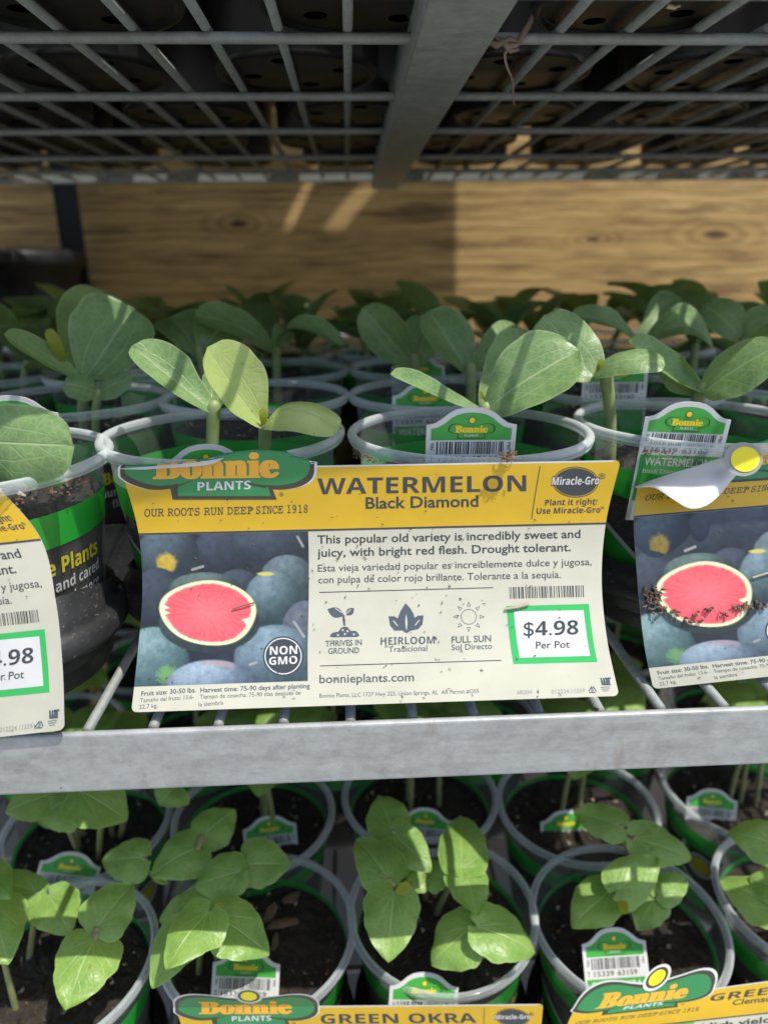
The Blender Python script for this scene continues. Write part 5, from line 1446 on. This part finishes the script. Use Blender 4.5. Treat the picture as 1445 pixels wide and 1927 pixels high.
okra_plant((1450, 1690), 'okra seedling cut by the right edge with a sunlit leaf', [
    ((1462, 1590), (1370, 1566), 84, .048, .046, .7), ((1470, 1716), (1354, 1656), 88, .030, .028, .8), ((1478, 1680), (1410, 1652), 70, .038, .036, .8)],
    [((1460, 1720, -.03), (1462, 1660, .01), (1464, 1592, .047))])
# second row under the rail
ro = random.Random(3)
lowlab = ['leftmost under the rail', 'above the tag over the bark chips', 'above the yellow bud', 'above the pointed pair', 'nearest the right edge under the rail']
for i in range(5):
    p = LOWC[5 + i]; base = Vector((p.x, p.y, zl(-.031)))
    s = seedling('okra_seedling', base, 'dark okra seedling in the second row, ' + lowlab[i], 'seedling', OG)
    for m_ in range(3 if i != 3 else 2):
        bb = base + Vector((ro.uniform(-.018, .018), ro.uniform(-.005, .02), 0)); top = bb + Vector((ro.uniform(-.012, .012), ro.uniform(-.006, .01), ro.uniform(.075, .10)))
        stem(s, bez(bb, bb + Vector((0, 0, .05)), top), .0019, .0015, M_ostem)
        a0 = ro.uniform(0, 6.28)
        for q in range(3):
            a = a0 + 2.1 * q; ln = ro.uniform(.030, .041)
            st = top + Vector((math.cos(a), math.sin(a), .3)) * .008; tip = st + Vector((math.cos(a), math.sin(a), ro.uniform(-.3, .2))) * ln
            kk += 1
            leaf_mesh('leaf', st, tip, ln * 1.0, Vector((0, -.25, 1)), M_okra, s, 'heart', arch=.1, cup_=.25, notch=.16, seed=kk, nu=12, nv=16)
            v_, f_ = tube([top, st], .0008, 6); wmesh('leaf_stalk', v_, f_, M_ostem, s, smooth=True)
for (x3, y3, rr3, i) in LOWBACK:
    base = Vector((x3, y3, zl(-.025))); top = base + Vector((ro.uniform(-.01, .01), ro.uniform(-.01, .01), ro.uniform(.06, .09)))
    s = seedling('okra_seedling', base, 'okra seedling deep in shade, %s from left in %s row' % (ORD[i], ORD[rr3 + 2]), 'seedling', OG)
    stem(s, bez(base, base + Vector((0, 0, .04)), top), .0020, .0016, M_ostem)
    for q in range(5):
        a = ro.uniform(0, 1) + 1.5 * q; ln = ro.uniform(.028, .040); tip = top + Vector((math.cos(a), math.sin(a), ro.uniform(-.35, .35))) * ln
        kk += 1; leaf_mesh('leaf', top, tip, ln * 1.05, Vector((0, -.25, 1)), M_okra, s, 'heart', arch=.1, cup_=.25, notch=.1, seed=kk, nu=8, nv=10)
dense = seedling('okra_seedling', atz(150, 1580, zl(-.031)), 'dark broad-leaved okra seedling right under the left end of the rail', 'seedling', OG)
for (b, t, w, hb, ht) in (((150, 1490), (240, 1545), 110, .075, .060), ((140, 1500), (70, 1545), 110, .07, .06), ((100, 1495), (10, 1530), 90, .07, .066), ((330, 1480), (300, 1516), 80, .07, .064)):
    B, T = atz(*b, zl(hb)), atz(*t, zl(ht)); _ls[0] += 1; d = -(ROT.transposed() @ B).z
    leaf_mesh('leaf', B, T, w / F * d, facing(B, .8), M_okra, dense, 'heart', arch=.1, notch=.15, seed=_ls[0])
for (x0, y0, x1, y1) in ((155, 1620, 125, 1550), (185, 1625, 190, 1548), (226, 1580, 236, 1530)):
    v_, f_ = tube(bez(atz(x0, y0, zl(-.03)), atz((x0 + x1) / 2, (y0 + y1) / 2, zl(.02)), atz(x1, y1, zl(.06))), .0018, 8); wmesh('stem', v_, f_, M_ostem, dense, smooth=True)

# ------------------------------------------------------------------ small debris
def twig(pts, r, mat, name, label, cat, seg=7):
    q = []
    for i in range(len(pts) - 1): q += bez(pts[i], (Vector(pts[i]) + Vector(pts[i + 1])) / 2 + Vector((random.Random(i).uniform(-1, 1) * .0012, 0, random.Random(i + 9).uniform(-1, 1) * .0012)), pts[i + 1], 4)[:-1]
    q.append(Vector(pts[-1])); v, f = tube(q, [r * (1 - .6 * i / len(q)) for i in range(len(q))], seg)
    o = thing(name, tuple(pts[0]), label, cat); wmesh('fibre', v, f, mat, o, smooth=True); return o
yc = cro[0] - .004
root = twig([atY(962, 78, yc), atY(950, 100, yc), atY(956, 130, yc), atY(966, 165, yc), atY(968, 197, yc)], .0007, M_root, 'dried_root', 'dried root hanging from the top shelf wires right of the support bar', 'root')
for pts in (((905, 72), (935, 84), (960, 72), (978, 80)), ((975, 80), (985, 62), (998, 40), (1004, 18)), ((920, 40), (928, 60), (940, 78)), ((940, 70), (955, 88), (972, 84), (982, 76)), ((945, 76), (962, 96), (976, 92))):
    v_, f_ = tube([atY(*p, yc) for p in pts], [.0009, .0015, .0012, .0006][:len(pts)] if len(pts) == 4 else [.0012, .001, .0006], 6)
    wmesh('fibre', v_, f_, M_root, root, smooth=True)
twig([atY(-12, 334, .60), atY(4, 327, .60), atY(17, 327, .60), atY(20, 337, .60), atY(34, 339, .60)], .0016, M_straw, 'dried_root', 'short pale curled root at the left edge under the top shelf', 'root')
twig([atY(1255, 10, cro[0] - .03), atY(1270, 14, cro[0] - .03), atY(1280, 10, cro[0] - .03)], .001, M_straw, 'bark_bit', 'pale scrap caught on the top shelf wires near the right corner', 'scrap')
def on_card(S, px, py, lift): 
    u, t = uv_of(S, px, py); return Vector(S.pos(np.array([u]), np.array([t]), lift)[0])
o = thing('straw', tuple(on_card(S_MID, 438, 1146, .001)), 'brown straw lying on the printed melon of the middle card', 'straw')
v_, f_ = tube([on_card(S_MID, 438, 1146, .0009), on_card(S_MID, 458, 1140, .0011), on_card(S_MID, 480, 1134, .0009)], .00032, 6); wmesh('fibre', v_, f_, M_root, o)
o = thing('straw', tuple(on_card(S_MID, 950, 1146, .001)), 'pale straw across the corner of the green price box', 'straw')
v_, f_ = tube([on_card(S_MID, 950, 1146, .0009), on_card(S_MID, 972, 1143, .0012), on_card(S_MID, 994, 1137, .0009)], .00055, 6); wmesh('fibre', v_, f_, M_straw, o)
o = thing('straw', tuple(on_card(S_RIGHT, 1414, 1087, .001)), 'white straw on the printed melons at the right edge', 'straw')
v_, f_ = tube([on_card(S_RIGHT, 1414, 1087, .0009), on_card(S_RIGHT, 1432, 1081, .0012), on_card(S_RIGHT, 1460, 1072, .0009)], .0005, 6); wmesh('fibre', v_, f_, M_straw, o)
# soil stuck on the right-hand card
cl = thing('soil_clump', tuple(on_card(S_RIGHT, 1235, 1125, .001)), 'smear of fibrous soil stuck across the printed melon at the right', 'soil')
rs = random.Random(8); sv, sf = [], []
def fibre(px, py, ln):
    a = rs.uniform(0, 6.28); p0 = on_card(S_RIGHT, px, py, .0006); p1 = on_card(S_RIGHT, px + ln * math.cos(a), py + ln * math.sin(a), rs.uniform(.0006, .0022))
    v, f = tube([p0, (p0 + p1) / 2 + Vector((rs.uniform(-1, 1), -1, rs.uniform(-1, 1))) * .0005, p1], [rs.uniform(.0002, .0006), .0005, .0002], 5)
    n = len(sv); sv.extend(v); sf.extend(tuple(i + n for i in q) for q in f)
for _ in range(46): fibre(rs.gauss(1228, 8), rs.gauss(1130, 15), rs.uniform(4, 12))
for c_ in range(9):
    x = rs.uniform(1240, 1385); y_ = 1128 + 30 * math.sin((x - 1235) / 165 * math.pi) + rs.gauss(0, 7)
    for _ in range(rs.choice((2, 3, 5, 8))): fibre(x + rs.gauss(0, 5), y_ + rs.gauss(0, 2.5), rs.uniform(2, 6))
for _ in range(24): fibre(rs.uniform(1375, 1445), rs.gauss(1140, 4), rs.uniform(4, 10))
oo = wmesh('soil_fibres', sv, sf, M_dirt, cl); oo['kind'] = 'stuff'
# crumbs on the rim above the title
cr = thing('soil_crumb', tuple(atY(958, 858, .2575)), 'brown crumb of soil on the cup rim above the WATERMELON title', 'soil')
sv, sf = [], []
for _ in range(46):
    p0 = atY(rs.gauss(957, 7), rs.uniform(853, 865), .2570 + rs.uniform(-.002, .002)); p1 = p0 + Vector((rs.gauss(0, .0013), rs.gauss(0, .0008), rs.gauss(0, .0010)))
    v, f = tube([p0, (p0 + p1) / 2, p1], .0003, 4); n = len(sv); sv.extend(v); sf.extend(tuple(i + n for i in q) for q in f)
oo = wmesh('soil_fibres', sv, sf, M_chip, cr); oo['kind'] = 'stuff'
for ci, (px, py, y, a0_, lab) in enumerate(((-62, 850, .286, 1.0, 'line of dry soil stuck under the rim of the cup at the left edge'), (882, 820, .3165, -1.15, 'dry soil crumbs inside the rim left of the full-barcode tag'), (1302, 800, .329, -.75, 'dry soil crumbs on the rim of the cup behind the rolled corner'))):
    cx_ = X_at(px, py, y); o = thing('soil_smear', (cx_, y, RIM_MID - .004), lab, 'soil'); sv, sf = [], []
    for _ in range(60):
        a = a0_ + rs.gauss(0, .22); r_ = .0524 + rs.uniform(0, .0012); z_ = RIM_MID - .0052 - abs(rs.gauss(0, .0022))
        c_ = Vector((cx_ + r_ * math.sin(a), y - r_ * math.cos(a), z_)); n = len(sv)
        for d in ((1, 0, 0), (-.5, .8, 0), (-.5, -.8, 0), (0, 0, 1.2)): sv.append(c_ + Vector(d) * rs.uniform(.0003, .0010))
        sf.extend(tuple(n + i for i in t) for t in ((0, 1, 2), (0, 2, 3), (0, 3, 1), (1, 3, 2)))
    oo = wmesh('soil_grains', sv, sf, M_chip, o); oo['kind'] = 'stuff'
# bark chips in the okra cups
def chip(px, py, L, W_, a, label):
    p = atz(px, py, zl(-.0155)); o = thing('bark_chip', tuple(p), label, 'bark chip', 'bark chips'); r = random.Random(px)
    bm = bmesh.new(); vs_ = []
    for (x, y, z) in ((-1, -.6, 0), (-.2, -1, 0), (.9, -.5, 0), (1, .3, 0), (.1, .9, 0), (-.9, .5, 0)):
        vs_.append((x * L + r.uniform(-.15, .15) * L, y * W_ + r.uniform(-.15, .15) * W_, 0))
    n = 6; v = [(q[0], q[1], -.001) for q in vs_] + [(q[0] * .85, q[1] * .8, .0016 + r.uniform(-.0006, .0008)) for q in vs_]
    f = [tuple(range(n))[::-1], tuple(range(n, 2 * n))] + [(i, (i + 1) % n, (i + 1) % n + n, i + n) for i in range(n)]
    bm.free(); c = link('chip', mdata('chip', v, f, M_chip), o); c.rotation_euler = (r.uniform(-.2, .2), r.uniform(-.2, .2), a); return o
chip(535, 1738, .0095, .0026, .15, 'long bark chip lying level on the soil of the bark chip cup')
chip(508, 1718, .0065, .0030, 1.0, 'pale upright bark chip on the soil, left of the long one')
chip(548, 1690, .0060, .0028, .6, 'small bark chip behind the long one in the same cup')
chip(518, 1772, .0055, .0022, 1.4, 'small bark chip in front of the long one in the same cup')
chip(615, 1560, .0100, .0034, 1.1, 'brown bark chip in the dark cup under the rail, left of the yellow bud')
chip(640, 1540, .0080, .0040, .5, 'brown bark chip in the dark cup under the rail, furthest back')
bpy.data.scenes.remove(TSC)
